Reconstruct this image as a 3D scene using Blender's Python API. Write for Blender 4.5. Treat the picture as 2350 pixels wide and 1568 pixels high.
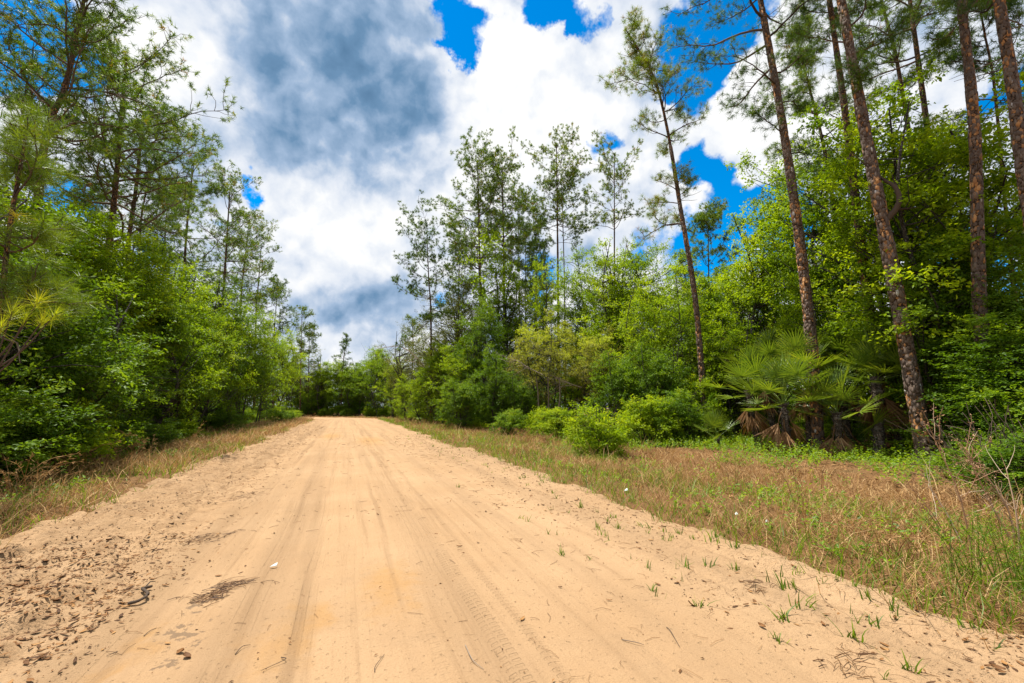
import bpy, math, random
import numpy as np

# ------------------------------------------------------------------ scene, camera, light
sc = bpy.context.scene
for o in list(bpy.data.objects):
    bpy.data.objects.remove(o)
COL = sc.collection

CAM_H = 1.6
PITCH = math.radians(8.77)
YAW = math.radians(21.15)          # the camera looks 21 degrees to the right of the road
FPX = 979.0                        # focal length in units of a 2350 px wide frame
cam_data = bpy.data.cameras.new('camera')
cam_data.sensor_width = 36.0
cam_data.lens = FPX / 2350.0 * 36.0
cam_data.clip_start = 0.05
cam_data.clip_end = 3000.0
cam = bpy.data.objects.new('camera', cam_data)
COL.objects.link(cam)
cam.location = (0, 0, CAM_H)
cam.rotation_euler = (math.pi / 2 + PITCH, 0, -YAW)
sc.camera = cam

SUN_AZ = math.radians(-27)         # from the road direction (+Y), towards -X
SUN_EL = math.radians(72)
SUN_DIR = np.array([math.sin(SUN_AZ) * math.cos(SUN_EL), math.cos(SUN_AZ) * math.cos(SUN_EL), math.sin(SUN_EL)])
sun_data = bpy.data.lights.new('sun', 'SUN')
sun_data.energy = 5.0
sun_data.angle = math.radians(0.53)
sun_data.color = (1.0, 0.955, 0.88)
sun = bpy.data.objects.new('sun', sun_data)
COL.objects.link(sun)
from mathutils import Vector
sun.rotation_euler = Vector(SUN_DIR).to_track_quat('Z', 'Y').to_euler()

sc.view_settings.view_transform = 'Standard'
sc.view_settings.look = 'None'
sc.view_settings.exposure = 0.72
sc.view_settings.gamma = 1.0
sc.view_settings.use_curve_mapping = False
sc.cycles.max_bounces = 6
sc.cycles.diffuse_bounces = 3
sc.cycles.glossy_bounces = 2
sc.cycles.transmission_bounces = 4
sc.cycles.transparent_max_bounces = 4
sc.cycles.caustics_reflective = False
sc.cycles.caustics_refractive = False


def wdir(px, py):
    """World direction of a viewing ray (2350 x 1568 frame)."""
    u, v = (px - 1175.0) / FPX, -(py - 784.0) / FPX
    f = math.cos(PITCH) - v * math.sin(PITCH)
    z = math.sin(PITCH) + v * math.cos(PITCH)
    x = u * math.cos(YAW) + f * math.sin(YAW)
    y = -u * math.sin(YAW) + f * math.cos(YAW)
    d = np.array([x, y, z])
    return d / np.linalg.norm(d)


def ground(px, py):
    d = wdir(px, py)
    k = CAM_H / -d[2]
    return np.array([d[0] * k, d[1] * k])


def far(px, dist):
    """Ground point at a compass bearing (frame column at the horizon) and a walking distance."""
    a = math.atan((px - 1175.0) * math.cos(PITCH) / FPX) + YAW
    return np.array([math.sin(a) * dist, math.cos(a) * dist])


def above(base, px, py):
    """Point on a viewing ray nearest to the vertical through base."""
    d = wdir(px, py)
    h = d[:2]
    k = float(np.dot(base[:2], h) / np.dot(h, h))
    return np.array([d[0] * k, d[1] * k, CAM_H + d[2] * k])


class G:
    """Small node-graph helper."""
    def __init__(self, tree):
        self.t = tree

    def node(self, kind, **kw):
        n = self.t.nodes.new(kind)
        for k, v in kw.items():
            setattr(n, k, v)
        return n

    def put(self, sock, v):
        if v is None:
            return
        if isinstance(v, bpy.types.NodeSocket):
            self.t.links.new(v, sock)
        else:
            if sock.type == 'RGBA' and len(v) == 3:
                v = (*v, 1.0)
            sock.default_value = v

    def m(self, op, a, b=None, c=None, clamp=False):
        n = self.node('ShaderNodeMath', operation=op, use_clamp=clamp)
        for i, v in enumerate((a, b, c)):
            self.put(n.inputs[i], v)
        return n.outputs[0]

    def v(self, op, a, b=None):
        n = self.node('ShaderNodeVectorMath', operation=op)
        self.put(n.inputs[0], a)
        self.put(n.inputs[1], b)
        return n.outputs['Value'] if op in ('DISTANCE', 'DOT_PRODUCT', 'LENGTH') else n.outputs[0]

    def scale(self, a, s):
        n = self.node('ShaderNodeVectorMath', operation='SCALE')
        self.put(n.inputs[0], a)
        self.put(n.inputs['Scale'], s)
        return n.outputs[0]

    def noise(self, vec, scale, detail=4, rough=0.55, out='Fac', dim='3D', dist=0.0):
        n = self.node('ShaderNodeTexNoise', noise_dimensions=dim)
        self.put(n.inputs['Vector'], vec)
        n.inputs['Scale'].default_value = scale
        n.inputs['Detail'].default_value = detail
        n.inputs['Roughness'].default_value = rough
        n.inputs['Distortion'].default_value = dist
        return n.outputs[out]

    def step(self, x, a, b, lo=0.0, hi=1.0, smooth=True):
        n = self.node('ShaderNodeMapRange', interpolation_type='SMOOTHSTEP' if smooth else 'LINEAR')
        self.put(n.inputs['Value'], x)
        n.inputs['From Min'].default_value = a
        n.inputs['From Max'].default_value = b
        n.inputs['To Min'].default_value = lo
        n.inputs['To Max'].default_value = hi
        return n.outputs['Result']

    def mix(self, f, a, b, blend='MIX'):
        n = self.node('ShaderNodeMix', data_type='RGBA', blend_type=blend)
        self.put(n.inputs[0], f)
        self.put(n.inputs[6], a)
        self.put(n.inputs[7], b)
        return n.outputs[2]

    def ramp(self, f, stops):
        n = self.node('ShaderNodeValToRGB')
        e = n.color_ramp.elements
        while len(e) < len(stops):
            e.new(0.5)
        for i, (p, c) in enumerate(stops):
            e[i].position = p
            e[i].color = (*c, 1.0)
        self.put(n.inputs[0], f)
        return n.outputs[0]


# ------------------------------------------------------------------ sky with broken cumulus
world = bpy.data.worlds.new('World')
sc.world = world
world.use_nodes = True
wt = world.node_tree
wt.nodes.clear()
g = G(wt)
sky = g.node('ShaderNodeTexSky', sky_type='NISHITA', sun_disc=False)
sky.sun_elevation = SUN_EL
sky.sun_rotation = SUN_AZ
sky.altitude = 30
sky.air_density = 1.0
sky.dust_density = 0.35
sky.ozone_density = 2.5
hs = g.node('ShaderNodeHueSaturation')
hs.inputs['Saturation'].default_value = 1.62
hs.inputs['Value'].default_value = 1.16
hs.inputs['Hue'].default_value = 0.496
g.put(hs.inputs['Color'], sky.outputs[0])
blue = hs.outputs[0]
D = g.node('ShaderNodeTexCoord').outputs['Generated']
W1 = g.v('SUBTRACT', g.noise(D, 5.0, 3, 0.6, 'Color'), (0.5, 0.5, 0.5))
W2 = g.v('SUBTRACT', g.noise(D, 21.0, 4, 0.65, 'Color'), (0.5, 0.5, 0.5))
DW = g.v('ADD', D, g.v('ADD', g.scale(W1, 0.20), g.scale(W2, 0.085)))
DS = g.v('ADD', D, g.scale(W1, 0.07))


def blobs(vec, items):
    acc = None
    for px, py, r, wgt in items:
        c = wdir(px, py)
        a = wdir(px + r, py)
        b = wdir(px, py + r)
        rad = 0.5 * (np.linalg.norm(a - c) + np.linalg.norm(b - c))
        s = g.step(g.v('DISTANCE', vec, tuple(c)), 0.0, float(rad) * 1.35, wgt, 0.0)
        acc = s if acc is None else g.m('ADD', acc, s)
    return acc


holes = blobs(DW, [
    (70, 60, 190, 1.2), (170, 140, 120, 0.9), (30, 160, 70, 0.4), (543, 402, 52, 0.75), (470, 520, 70, 0.5),
    (1045, 45, 110, 0.95), (1015, 115, 62, 0.55), (1240, 15, 95, 0.9), (1335, 80, 95, 0.95), (1290, 130, 48, 0.5), (1420, 60, 50, 0.4),
    (1590, 90, 120, 1.0), (1640, 200, 90, 0.8), (1560, 200, 60, 0.6), (1700, 120, 80, 0.4),
    (1640, 395, 70, 0.7), (1720, 520, 120, 0.9), (1610, 560, 80, 0.6), (1790, 440, 70, 0.6), (1650, 650, 70, 0.5), (1840, 560, 80, 0.5),
    (1225, 385, 55, 0.55), (1370, 345, 60, 0.65), (1010, 690, 50, 0.5), (1240, 640, 120, 0.5), (1480, 560, 70, 0.5),
    (2330, 180, 100, 0.8), (2230, 520, 120, 0.7), (2080, 420, 80, 0.4), (2330, 620, 90, 0.6), (320, 560, 100, 0.6), (140, 480, 80, 0.5)])
def billow(vec, scale):
    n = g.node('ShaderNodeTexVoronoi', feature='F1', normalize=True)
    g.put(n.inputs['Vector'], vec)
    n.inputs['Scale'].default_value = scale
    n.inputs['Detail'].default_value = 2.0
    n.inputs['Roughness'].default_value = 0.55
    n.inputs['Lacunarity'].default_value = 2.2
    return g.m('SUBTRACT', 1.0, n.outputs['Distance'])


DB = g.v('ADD', D, g.v('ADD', g.scale(W1, 0.05), g.scale(W2, 0.035)))
F1 = g.noise(DS, 4.3, 7, 0.6)
B1 = billow(DB, 8.0)
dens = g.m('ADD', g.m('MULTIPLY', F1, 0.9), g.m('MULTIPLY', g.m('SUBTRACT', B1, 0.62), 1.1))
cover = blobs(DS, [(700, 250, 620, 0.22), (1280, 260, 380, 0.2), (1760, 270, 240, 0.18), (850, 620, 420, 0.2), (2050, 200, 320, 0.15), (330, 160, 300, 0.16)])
dens = g.m('ADD', g.m('ADD', dens, 0.17), cover)  # cloud added in view; unseen sky kept more open to lower ambient light
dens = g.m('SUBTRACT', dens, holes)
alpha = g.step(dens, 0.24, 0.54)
SOFF = g.v('ADD', DB, (-0.012, 0.004, 0.035))
relief = g.m('SUBTRACT', B1, billow(SOFF, 8.0))
SOF2 = g.v('ADD', DS, (-0.03, 0.01, 0.09))
rel2 = g.m('SUBTRACT', F1, g.noise(SOF2, 4.3, 7, 0.6))
RF = g.noise(DS, 5.5, 8, 0.58)
dark = blobs(DS, [
    (730, 200, 330, 0.27), (850, 290, 220, 0.22), (560, 280, 200, 0.14), (1010, 310, 150, 0.14), (700, 20, 240, 0.10),
    (640, 570, 140, 0.16), (800, 700, 140, 0.15), (650, 690, 90, 0.12), (850, 590, 80, 0.08), (930, 690, 80, 0.08)])
lightb = blobs(DS, [
    (1230, 210, 230, 0.30), (1100, 130, 150, 0.2), (740, 430, 190, 0.30), (620, 440, 130, 0.18), (430, 60, 200, 0.14), (800, 520, 120, 0.14), (700, 640, 70, 0.12), (1040, 470, 200, 0.20), (330, 110, 190, 0.16), (1500, 250, 230, 0.2),
    (1720, 270, 220, 0.2), (870, 620, 80, 0.1), (2000, 200, 300, 0.12), (60, 280, 220, 0.16), (760, 800, 160, 0.13)])
sh = g.m('ADD', g.m('ADD', 0.66, g.m('MULTIPLY', relief, 1.15)), g.m('MULTIPLY', rel2, 0.9))
sh = g.m('ADD', sh, g.m('MULTIPLY', g.m('SUBTRACT', RF, 0.5), 0.55))
sh = g.m('ADD', g.m('SUBTRACT', sh, dark), lightb)
cloud = g.ramp(sh, [(0.0, (0.10, 0.21, 0.36)), (0.22, (0.155, 0.29, 0.47)), (0.45, (0.37, 0.50, 0.69)), (0.66, (0.74, 0.80, 0.90)), (0.86, (0.98, 0.99, 1.0)), (1.0, (1.05, 1.05, 1.05))])
cloud10 = g.scale(cloud, 6.2)
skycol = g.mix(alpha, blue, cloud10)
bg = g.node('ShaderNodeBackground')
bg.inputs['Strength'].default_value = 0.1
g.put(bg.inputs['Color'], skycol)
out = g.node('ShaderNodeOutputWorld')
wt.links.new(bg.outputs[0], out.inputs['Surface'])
world.cycles.sampling_method = 'MANUAL'
world.cycles.sample_map_resolution = 512


# ------------------------------------------------------------------ numpy noise and mesh helpers
def _hash(ix, iy, seed):
    h = (ix.astype(np.int64) * 374761393 + iy.astype(np.int64) * 668265263 + seed * 1442695041) & 0xFFFFFFFF
    h = ((h ^ (h >> 13)) * 1274126177) & 0xFFFFFFFF
    return ((h ^ (h >> 16)) & 0xFFFF) / 65535.0


def vnoise(x, y, seed=0):
    x0, y0 = np.floor(x), np.floor(y)
    fx, fy = x - x0, y - y0
    fx = fx * fx * (3 - 2 * fx)
    fy = fy * fy * (3 - 2 * fy)
    a = _hash(x0, y0, seed); b = _hash(x0 + 1, y0, seed)
    c = _hash(x0, y0 + 1, seed); d = _hash(x0 + 1, y0 + 1, seed)
    return (a * (1 - fx) + b * fx) * (1 - fy) + (c * (1 - fx) + d * fx) * fy


def fbm(x, y, oct=4, seed=0, gain=0.5):
    s = 0.0; a = 1.0; n = 0.0
    for i in range(oct):
        s = s + a * (vnoise(x, y, seed + i * 17) - 0.5)
        n += a
        a *= gain
        x = x * 2.03 + 5.1; y = y * 2.03 - 3.7
    return s / n


def sstep(x, a, b):
    t = np.clip((x - a) / (b - a), 0, 1)
    return t * t * (3 - 2 * t)


def norm(v):
    return v / (np.linalg.norm(v, axis=-1, keepdims=True) + 1e-9)


class MB:
    """Collects vertices, polygons, a tint per vertex and an optional uv per vertex; builds one mesh."""
    def __init__(self):
        self.v, self.p, self.c, self.uv = [], {}, [], []
        self.n = 0

    def add(self, verts, polys, tint=0.5, uv=None):
        verts = np.asarray(verts, dtype=np.float32).reshape(-1, 3)
        polys = np.asarray(polys, dtype=np.int64)
        k = polys.shape[1]
        self.v.append(verts)
        self.p.setdefault(k, []).append(polys + self.n)
        self.c.append(np.broadcast_to(np.asarray(tint, dtype=np.float32), (len(verts),)))
        self.uv.append(np.zeros((len(verts), 2), np.float32) if uv is None else np.asarray(uv, np.float32))
        self.n += len(verts)

    def mesh(self, name, mat, smooth=False, uv=False):
        me = bpy.data.meshes.new(name)
        V = np.concatenate(self.v)
        me.vertices.add(len(V))
        me.vertices.foreach_set('co', V.ravel())
        loops, starts, at = [], [], 0
        for k, lst in self.p.items():
            P = np.concatenate(lst)
            loops.append(P.ravel())
            starts.append(at + np.arange(len(P)) * k)
            at += len(P) * k
        L = np.concatenate(loops).astype(np.int32)
        S = np.concatenate(starts).astype(np.int32)
        me.loops.add(len(L))
        me.loops.foreach_set('vertex_index', L)
        me.polygons.add(len(S))
        me.polygons.foreach_set('loop_start', S)
        if smooth:
            me.polygons.foreach_set('use_smooth', np.ones(len(S), dtype=bool))
        me.update(calc_edges=True)
        a = me.attributes.new('tint', 'FLOAT', 'POINT')
        a.data.foreach_set('value', np.concatenate(self.c).astype(np.float32))
        if uv:
            U = np.concatenate(self.uv)[L]
            ul = me.uv_layers.new(name='uv')
            ul.data.foreach_set('uv', U.ravel().astype(np.float32))
        me.materials.append(mat)
        return me


def tube(mb, pts, rad, sides=5, tint=0.5, cap=False):
    pts = np.asarray(pts, dtype=float)
    n = len(pts)
    rad = np.broadcast_to(np.asarray(rad, dtype=float), (n,))
    t = np.empty_like(pts)
    t[1:-1] = pts[2:] - pts[:-2]
    t[0] = pts[1] - pts[0]
    t[-1] = pts[-1] - pts[-2]
    t = norm(t)
    ref = np.array([1.0, 0, 0]) if abs(t[0][0]) < 0.8 else np.array([0, 1.0, 0])
    a = norm(np.cross(t, ref))
    b = np.cross(t, a)
    ang = np.arange(sides) / sides * 2 * np.pi
    ring = (pts[:, None, :] + rad[:, None, None] * (np.cos(ang)[None, :, None] * a[:, None, :] + np.sin(ang)[None, :, None] * b[:, None, :]))
    L = np.concatenate([[0], np.cumsum(np.linalg.norm(np.diff(pts, axis=0), axis=1))])
    uv = np.stack(np.broadcast_arrays(ang[None, :] / (2 * np.pi), L[:, None]), -1).reshape(-1, 2)
    i = np.arange(n - 1)[:, None] * sides
    j = np.arange(sides)[None, :]
    j2 = (j + 1) % sides
    q = np.stack([i + j, i + j2, i + sides + j2, i + sides + j], -1).reshape(-1, 4)
    mb.add(ring.reshape(-1, 3), q, tint, uv)


def leaves(mb, pos, d, nrm, length, width, tint, fold=0.18):
    """Kite leaves with a folded mid rib."""
    d = norm(d)
    s = norm(np.cross(d, nrm))
    u = np.cross(s, d)
    N = len(pos)
    length = np.broadcast_to(length, (N,))[:, None]
    width = np.broadcast_to(width, (N,))[:, None]
    mid = pos + d * length * 0.45
    V = np.stack([pos, mid + s * width * 0.5 + u * width * fold, pos + d * length - u * length * 0.08, mid - s * width * 0.5 + u * width * fold], 1)
    idx = np.arange(N)[:, None] * 4
    T = np.concatenate([idx + np.array([[0, 1, 2]]), idx + np.array([[0, 2, 3]])])
    mb.add(V.reshape(-1, 3), T, np.repeat(np.broadcast_to(tint, (N,)), 4))


def blades(mb, pos, d, bend, length, width, tint, rng, seg=3):
    """Tapered curved grass blades: d start direction, bend horizontal vector added along the length."""
    N = len(pos)
    ang = rng.uniform(0, 2 * np.pi, N)
    side = np.stack([np.cos(ang), np.sin(ang), np.zeros(N)], 1)
    length = np.broadcast_to(length, (N,))[:, None]
    width = np.broadcast_to(width, (N,))[:, None]
    rows = []
    for k in range(seg):
        f = k / seg
        c = pos + d * length * f + bend * length * f * f
        w = width * (1 - 0.6 * f) * 0.5
        rows += [c - side * w, c + side * w]
    rows.append(pos + d * length + bend * length)
    V = np.stack(rows, 1)
    m = V.shape[1]
    idx = np.arange(N)[:, None] * m
    for k in range(seg - 1):
        mb_q = idx + np.array([[2 * k, 2 * k + 1, 2 * k + 3, 2 * k + 2]])
        if k == 0:
            Q = mb_q
        else:
            Q = np.concatenate([Q, mb_q])
    base = mb.n
    mb.add(V.reshape(-1, 3), Q, np.repeat(np.broadcast_to(tint, (N,)), m))
    Tt = idx + np.array([[2 * seg - 2, 2 * seg - 1, 2 * seg]])
    mb.p.setdefault(3, []).append(Tt + base)


def obj(name, me, parent=None, loc=(0, 0, 0), rot=(0, 0, 0), scale=(1, 1, 1), **props):
    o = bpy.data.objects.new(name, me)
    COL.objects.link(o)
    if parent is not None:
        o.parent = parent
    o.location = loc
    o.rotation_euler = rot
    o.scale = scale
    for k, v in props.items():
        if v is not None:
            o[k] = v
    return o


def spawn(lib, name, x, y, label, cat, group=None, rz=0.0, s=1.0, sz=None, tilt=(0, 0), z=None):
    """A thing: an Empty at its base with one child per part; parts share their mesh data."""
    zz = height(np.array([x]), np.array([y]))[0] - 0.03 if z is None else z
    root = obj(name, None, None, (x, y, zz), (tilt[0], tilt[1], rz), (s, s, s if sz is None else sz), label=label, category=cat, group=group)
    for part, me, *kd in lib:
        obj(part, me, root, kind=kd[0] if kd else None)
    return root


# ------------------------------------------------------------------ materials
def new_mat(name):
    m = bpy.data.materials.new(name)
    m.use_nodes = True
    m.node_tree.nodes.clear()
    q = G(m.node_tree)
    o = q.node('ShaderNodeOutputMaterial')
    return m, q, o


def leaf_mat(name, stops, trans=0.38, rough=0.5, spec=0.3, rnd=0.3, tcol=(1.9, 1.75, 0.6)):
    m, q, o = new_mat(name)
    a = q.node('ShaderNodeAttribute', attribute_name='tint').outputs['Fac']
    r = q.node('ShaderNodeObjectInfo').outputs['Random']
    f = q.m('ADD', a, q.m('MULTIPLY', q.m('SUBTRACT', r, 0.5), rnd), clamp=True)
    col = q.ramp(f, stops)
    p = q.node('ShaderNodeBsdfPrincipled')
    q.put(p.inputs['Base Color'], col)
    p.inputs['Roughness'].default_value = rough
    p.inputs['Specular IOR Level'].default_value = spec
    if trans <= 0:
        m.node_tree.links.new(p.outputs[0], o.inputs[0])
        return m
    t = q.node('ShaderNodeBsdfTranslucent')
    q.put(t.inputs['Color'], q.mix(1.0, col, tcol, 'MULTIPLY'))
    mx = q.node('ShaderNodeMixShader')
    mx.inputs[0].default_value = trans
    m.node_tree.links.new(p.outputs[0], mx.inputs[1])
    m.node_tree.links.new(t.outputs[0], mx.inputs[2])
    m.node_tree.links.new(mx.outputs[0], o.inputs[0])
    return m


def bark_mat(name, dark, light, flake, k=1.0, flake_amt=0.62, ucells=7.0):
    """Plated bark in trunk coordinates (around, along)."""
    m, q, o = new_mat(name)
    uv = q.node('ShaderNodeUVMap', uv_map='uv').outputs[0]
    mp = q.node('ShaderNodeMapping')
    mp.inputs['Scale'].default_value = (ucells, 9.0 * k, 1)
    q.put(mp.inputs['Vector'], uv)
    w = q.v('ADD', mp.outputs[0], q.scale(q.noise(mp.outputs[0], 1.3, 3, 0.6, 'Color'), 0.9))
    vo = q.node('ShaderNodeTexVoronoi', feature='DISTANCE_TO_EDGE')
    q.put(vo.inputs['Vector'], w)
    vo.inputs['Scale'].default_value = 1.0
    vc = q.node('ShaderNodeTexVoronoi', feature='F1')
    q.put(vc.inputs['Vector'], w)
    vc.inputs['Scale'].default_value = 1.0
    edge = q.step(vo.outputs['Distance'], 0.0, 0.16)
    sep = q.node('ShaderNodeSeparateColor')
    q.put(sep.inputs[0], vc.outputs['Color'])
    fl = q.step(sep.outputs[0], flake_amt, flake_amt + 0.1)
    n = q.noise(w, 3.0, 4, 0.6)
    plate = q.mix(n, dark, light)
    plate = q.mix(q.m('MULTIPLY', fl, q.step(n, 0.38, 0.55)), plate, flake)
    col = q.mix(edge, tuple(c * 0.35 for c in dark), plate)
    p = q.node('ShaderNodeBsdfPrincipled')
    q.put(p.inputs['Base Color'], col)
    p.inputs['Roughness'].default_value = 0.9
    p.inputs['Specular IOR Level'].default_value = 0.15
    b = q.node('ShaderNodeBump')
    b.inputs['Strength'].default_value = 0.9
    b.inputs['Distance'].default_value = 0.02
    q.put(b.inputs['Height'], q.m('ADD', edge, q.m('MULTIPLY', n, 0.5)))
    m.node_tree.links.new(b.outputs[0], p.inputs['Normal'])
    m.node_tree.links.new(p.outputs[0], o.inputs[0])
    return m


M = {}
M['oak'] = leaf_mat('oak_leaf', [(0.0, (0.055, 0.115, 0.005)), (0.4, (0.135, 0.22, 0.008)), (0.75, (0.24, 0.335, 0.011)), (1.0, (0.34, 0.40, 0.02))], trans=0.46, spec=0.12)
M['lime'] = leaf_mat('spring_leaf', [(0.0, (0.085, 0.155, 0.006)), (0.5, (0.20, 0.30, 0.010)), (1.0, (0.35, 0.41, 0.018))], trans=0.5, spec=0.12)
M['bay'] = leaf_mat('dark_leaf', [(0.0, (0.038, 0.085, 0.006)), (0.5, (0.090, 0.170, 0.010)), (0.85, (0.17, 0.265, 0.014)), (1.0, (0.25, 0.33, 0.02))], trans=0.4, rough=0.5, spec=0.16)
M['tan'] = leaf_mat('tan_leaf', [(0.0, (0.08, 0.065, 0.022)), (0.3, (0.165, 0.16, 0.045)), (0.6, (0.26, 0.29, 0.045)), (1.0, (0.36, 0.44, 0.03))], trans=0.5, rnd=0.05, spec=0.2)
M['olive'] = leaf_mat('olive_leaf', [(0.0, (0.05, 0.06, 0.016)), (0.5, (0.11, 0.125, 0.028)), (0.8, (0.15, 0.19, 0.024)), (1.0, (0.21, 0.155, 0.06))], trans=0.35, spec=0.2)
M['needle'] = leaf_mat('pine_needle', [(0.0, (0.026, 0.066, 0.012)), (0.5, (0.095, 0.175, 0.014)), (0.85, (0.215, 0.295, 0.015)), (1.0, (0.27, 0.16, 0.04))], trans=0.30, rough=0.5, spec=0.25)
M['young'] = leaf_mat('young_pine_needle', [(0.0, (0.09, 0.15, 0.010)), (0.5, (0.22, 0.29, 0.012)), (0.85, (0.38, 0.42, 0.02)), (1.0, (0.38, 0.20, 0.03))], trans=0.38, rough=0.45, spec=0.3)
M['palm'] = leaf_mat('palmetto_green', [(0.0, (0.06, 0.115, 0.014)), (0.5, (0.145, 0.225, 0.022)), (0.85, (0.27, 0.34, 0.03)), (1.0, (0.50, 0.42, 0.08))], trans=0.28, rough=0.35, spec=0.5)
M['palm_dead'] = leaf_mat('palmetto_dead', [(0.0, (0.11, 0.055, 0.022)), (0.6, (0.27, 0.14, 0.055)), (1.0, (0.52, 0.35, 0.17))], trans=0.15, rough=0.6)
M['dry'] = leaf_mat('dry_grass', [(0.0, (0.11, 0.052, 0.020)), (0.35, (0.27, 0.145, 0.055)), (0.75, (0.45, 0.275, 0.115)), (1.0, (0.60, 0.42, 0.20))], trans=0.25, rough=0.7, spec=0.15, rnd=0.0, tcol=(1.2, 1.1, 0.9))
M['grass'] = leaf_mat('green_grass', [(0.0, (0.05, 0.10, 0.008)), (0.5, (0.13, 0.22, 0.012)), (1.0, (0.24, 0.33, 0.018))], trans=0.38, rough=0.5, rnd=0.1)
M['cover'] = leaf_mat('ground_cover_leaf', [(0.0, (0.05, 0.11, 0.008)), (0.5, (0.14, 0.25, 0.010)), (0.85, (0.27, 0.38, 0.014)), (1.0, (0.30, 0.19, 0.045))], trans=0.42, rnd=0.0)
M['litter'] = leaf_mat('dead_leaf', [(0.0, (0.07, 0.032, 0.013)), (0.4, (0.19, 0.085, 0.027)), (0.75, (0.32, 0.165, 0.055)), (1.0, (0.42, 0.26, 0.11))], trans=0.0, rough=0.7, spec=0.2, rnd=0.5)
M['straw'] = leaf_mat('pine_straw', [(0.0, (0.05, 0.023, 0.010)), (0.5, (0.15, 0.068, 0.022)), (1.0, (0.31, 0.165, 0.06))], trans=0.0, rough=0.6, rnd=0.0)
M['stem'] = leaf_mat('dry_stem', [(0.0, (0.18, 0.09, 0.045)), (0.5, (0.36, 0.20, 0.10)), (1.0, (0.60, 0.47, 0.34))], trans=0.0, rough=0.75, rnd=0.0)
M['twig'] = leaf_mat('twig_bark', [(0.0, (0.04, 0.028, 0.021)), (0.5, (0.11, 0.078, 0.055)), (1.0, (0.40, 0.33, 0.26))], trans=0.0, rough=0.85, spec=0.15, rnd=0.0)
M['plate'] = leaf_mat('bark_plate', [(0.0, (0.055, 0.034, 0.024)), (0.42, (0.118, 0.084, 0.064)), (0.62, (0.19, 0.138, 0.102)), (0.75, (0.36, 0.165, 0.06)), (0.9, (0.48, 0.25, 0.10)), (1.0, (0.44, 0.41, 0.38))], trans=0.0, rough=0.85, spec=0.2, rnd=0.0)
M['pinebark'] = bark_mat('pine_bark', (0.065, 0.041, 0.029), (0.17, 0.112, 0.078), (0.38, 0.18, 0.066))
M['oakbark'] = bark_mat('oak_bark', (0.05, 0.043, 0.035), (0.15, 0.13, 0.11), (0.22, 0.21, 0.19), 1.6, 0.8)
M['palmbark'] = bark_mat('palmetto_bark', (0.06, 0.042, 0.03), (0.22, 0.17, 0.125), (0.30, 0.26, 0.21), 3.0, 0.7, 5.0)
M['branchbark'] = leaf_mat('branch_bark', [(0.0, (0.045, 0.032, 0.025)), (1.0, (0.15, 0.105, 0.074))], trans=0.0, rough=0.9, spec=0.1, rnd=0.2)


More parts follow.
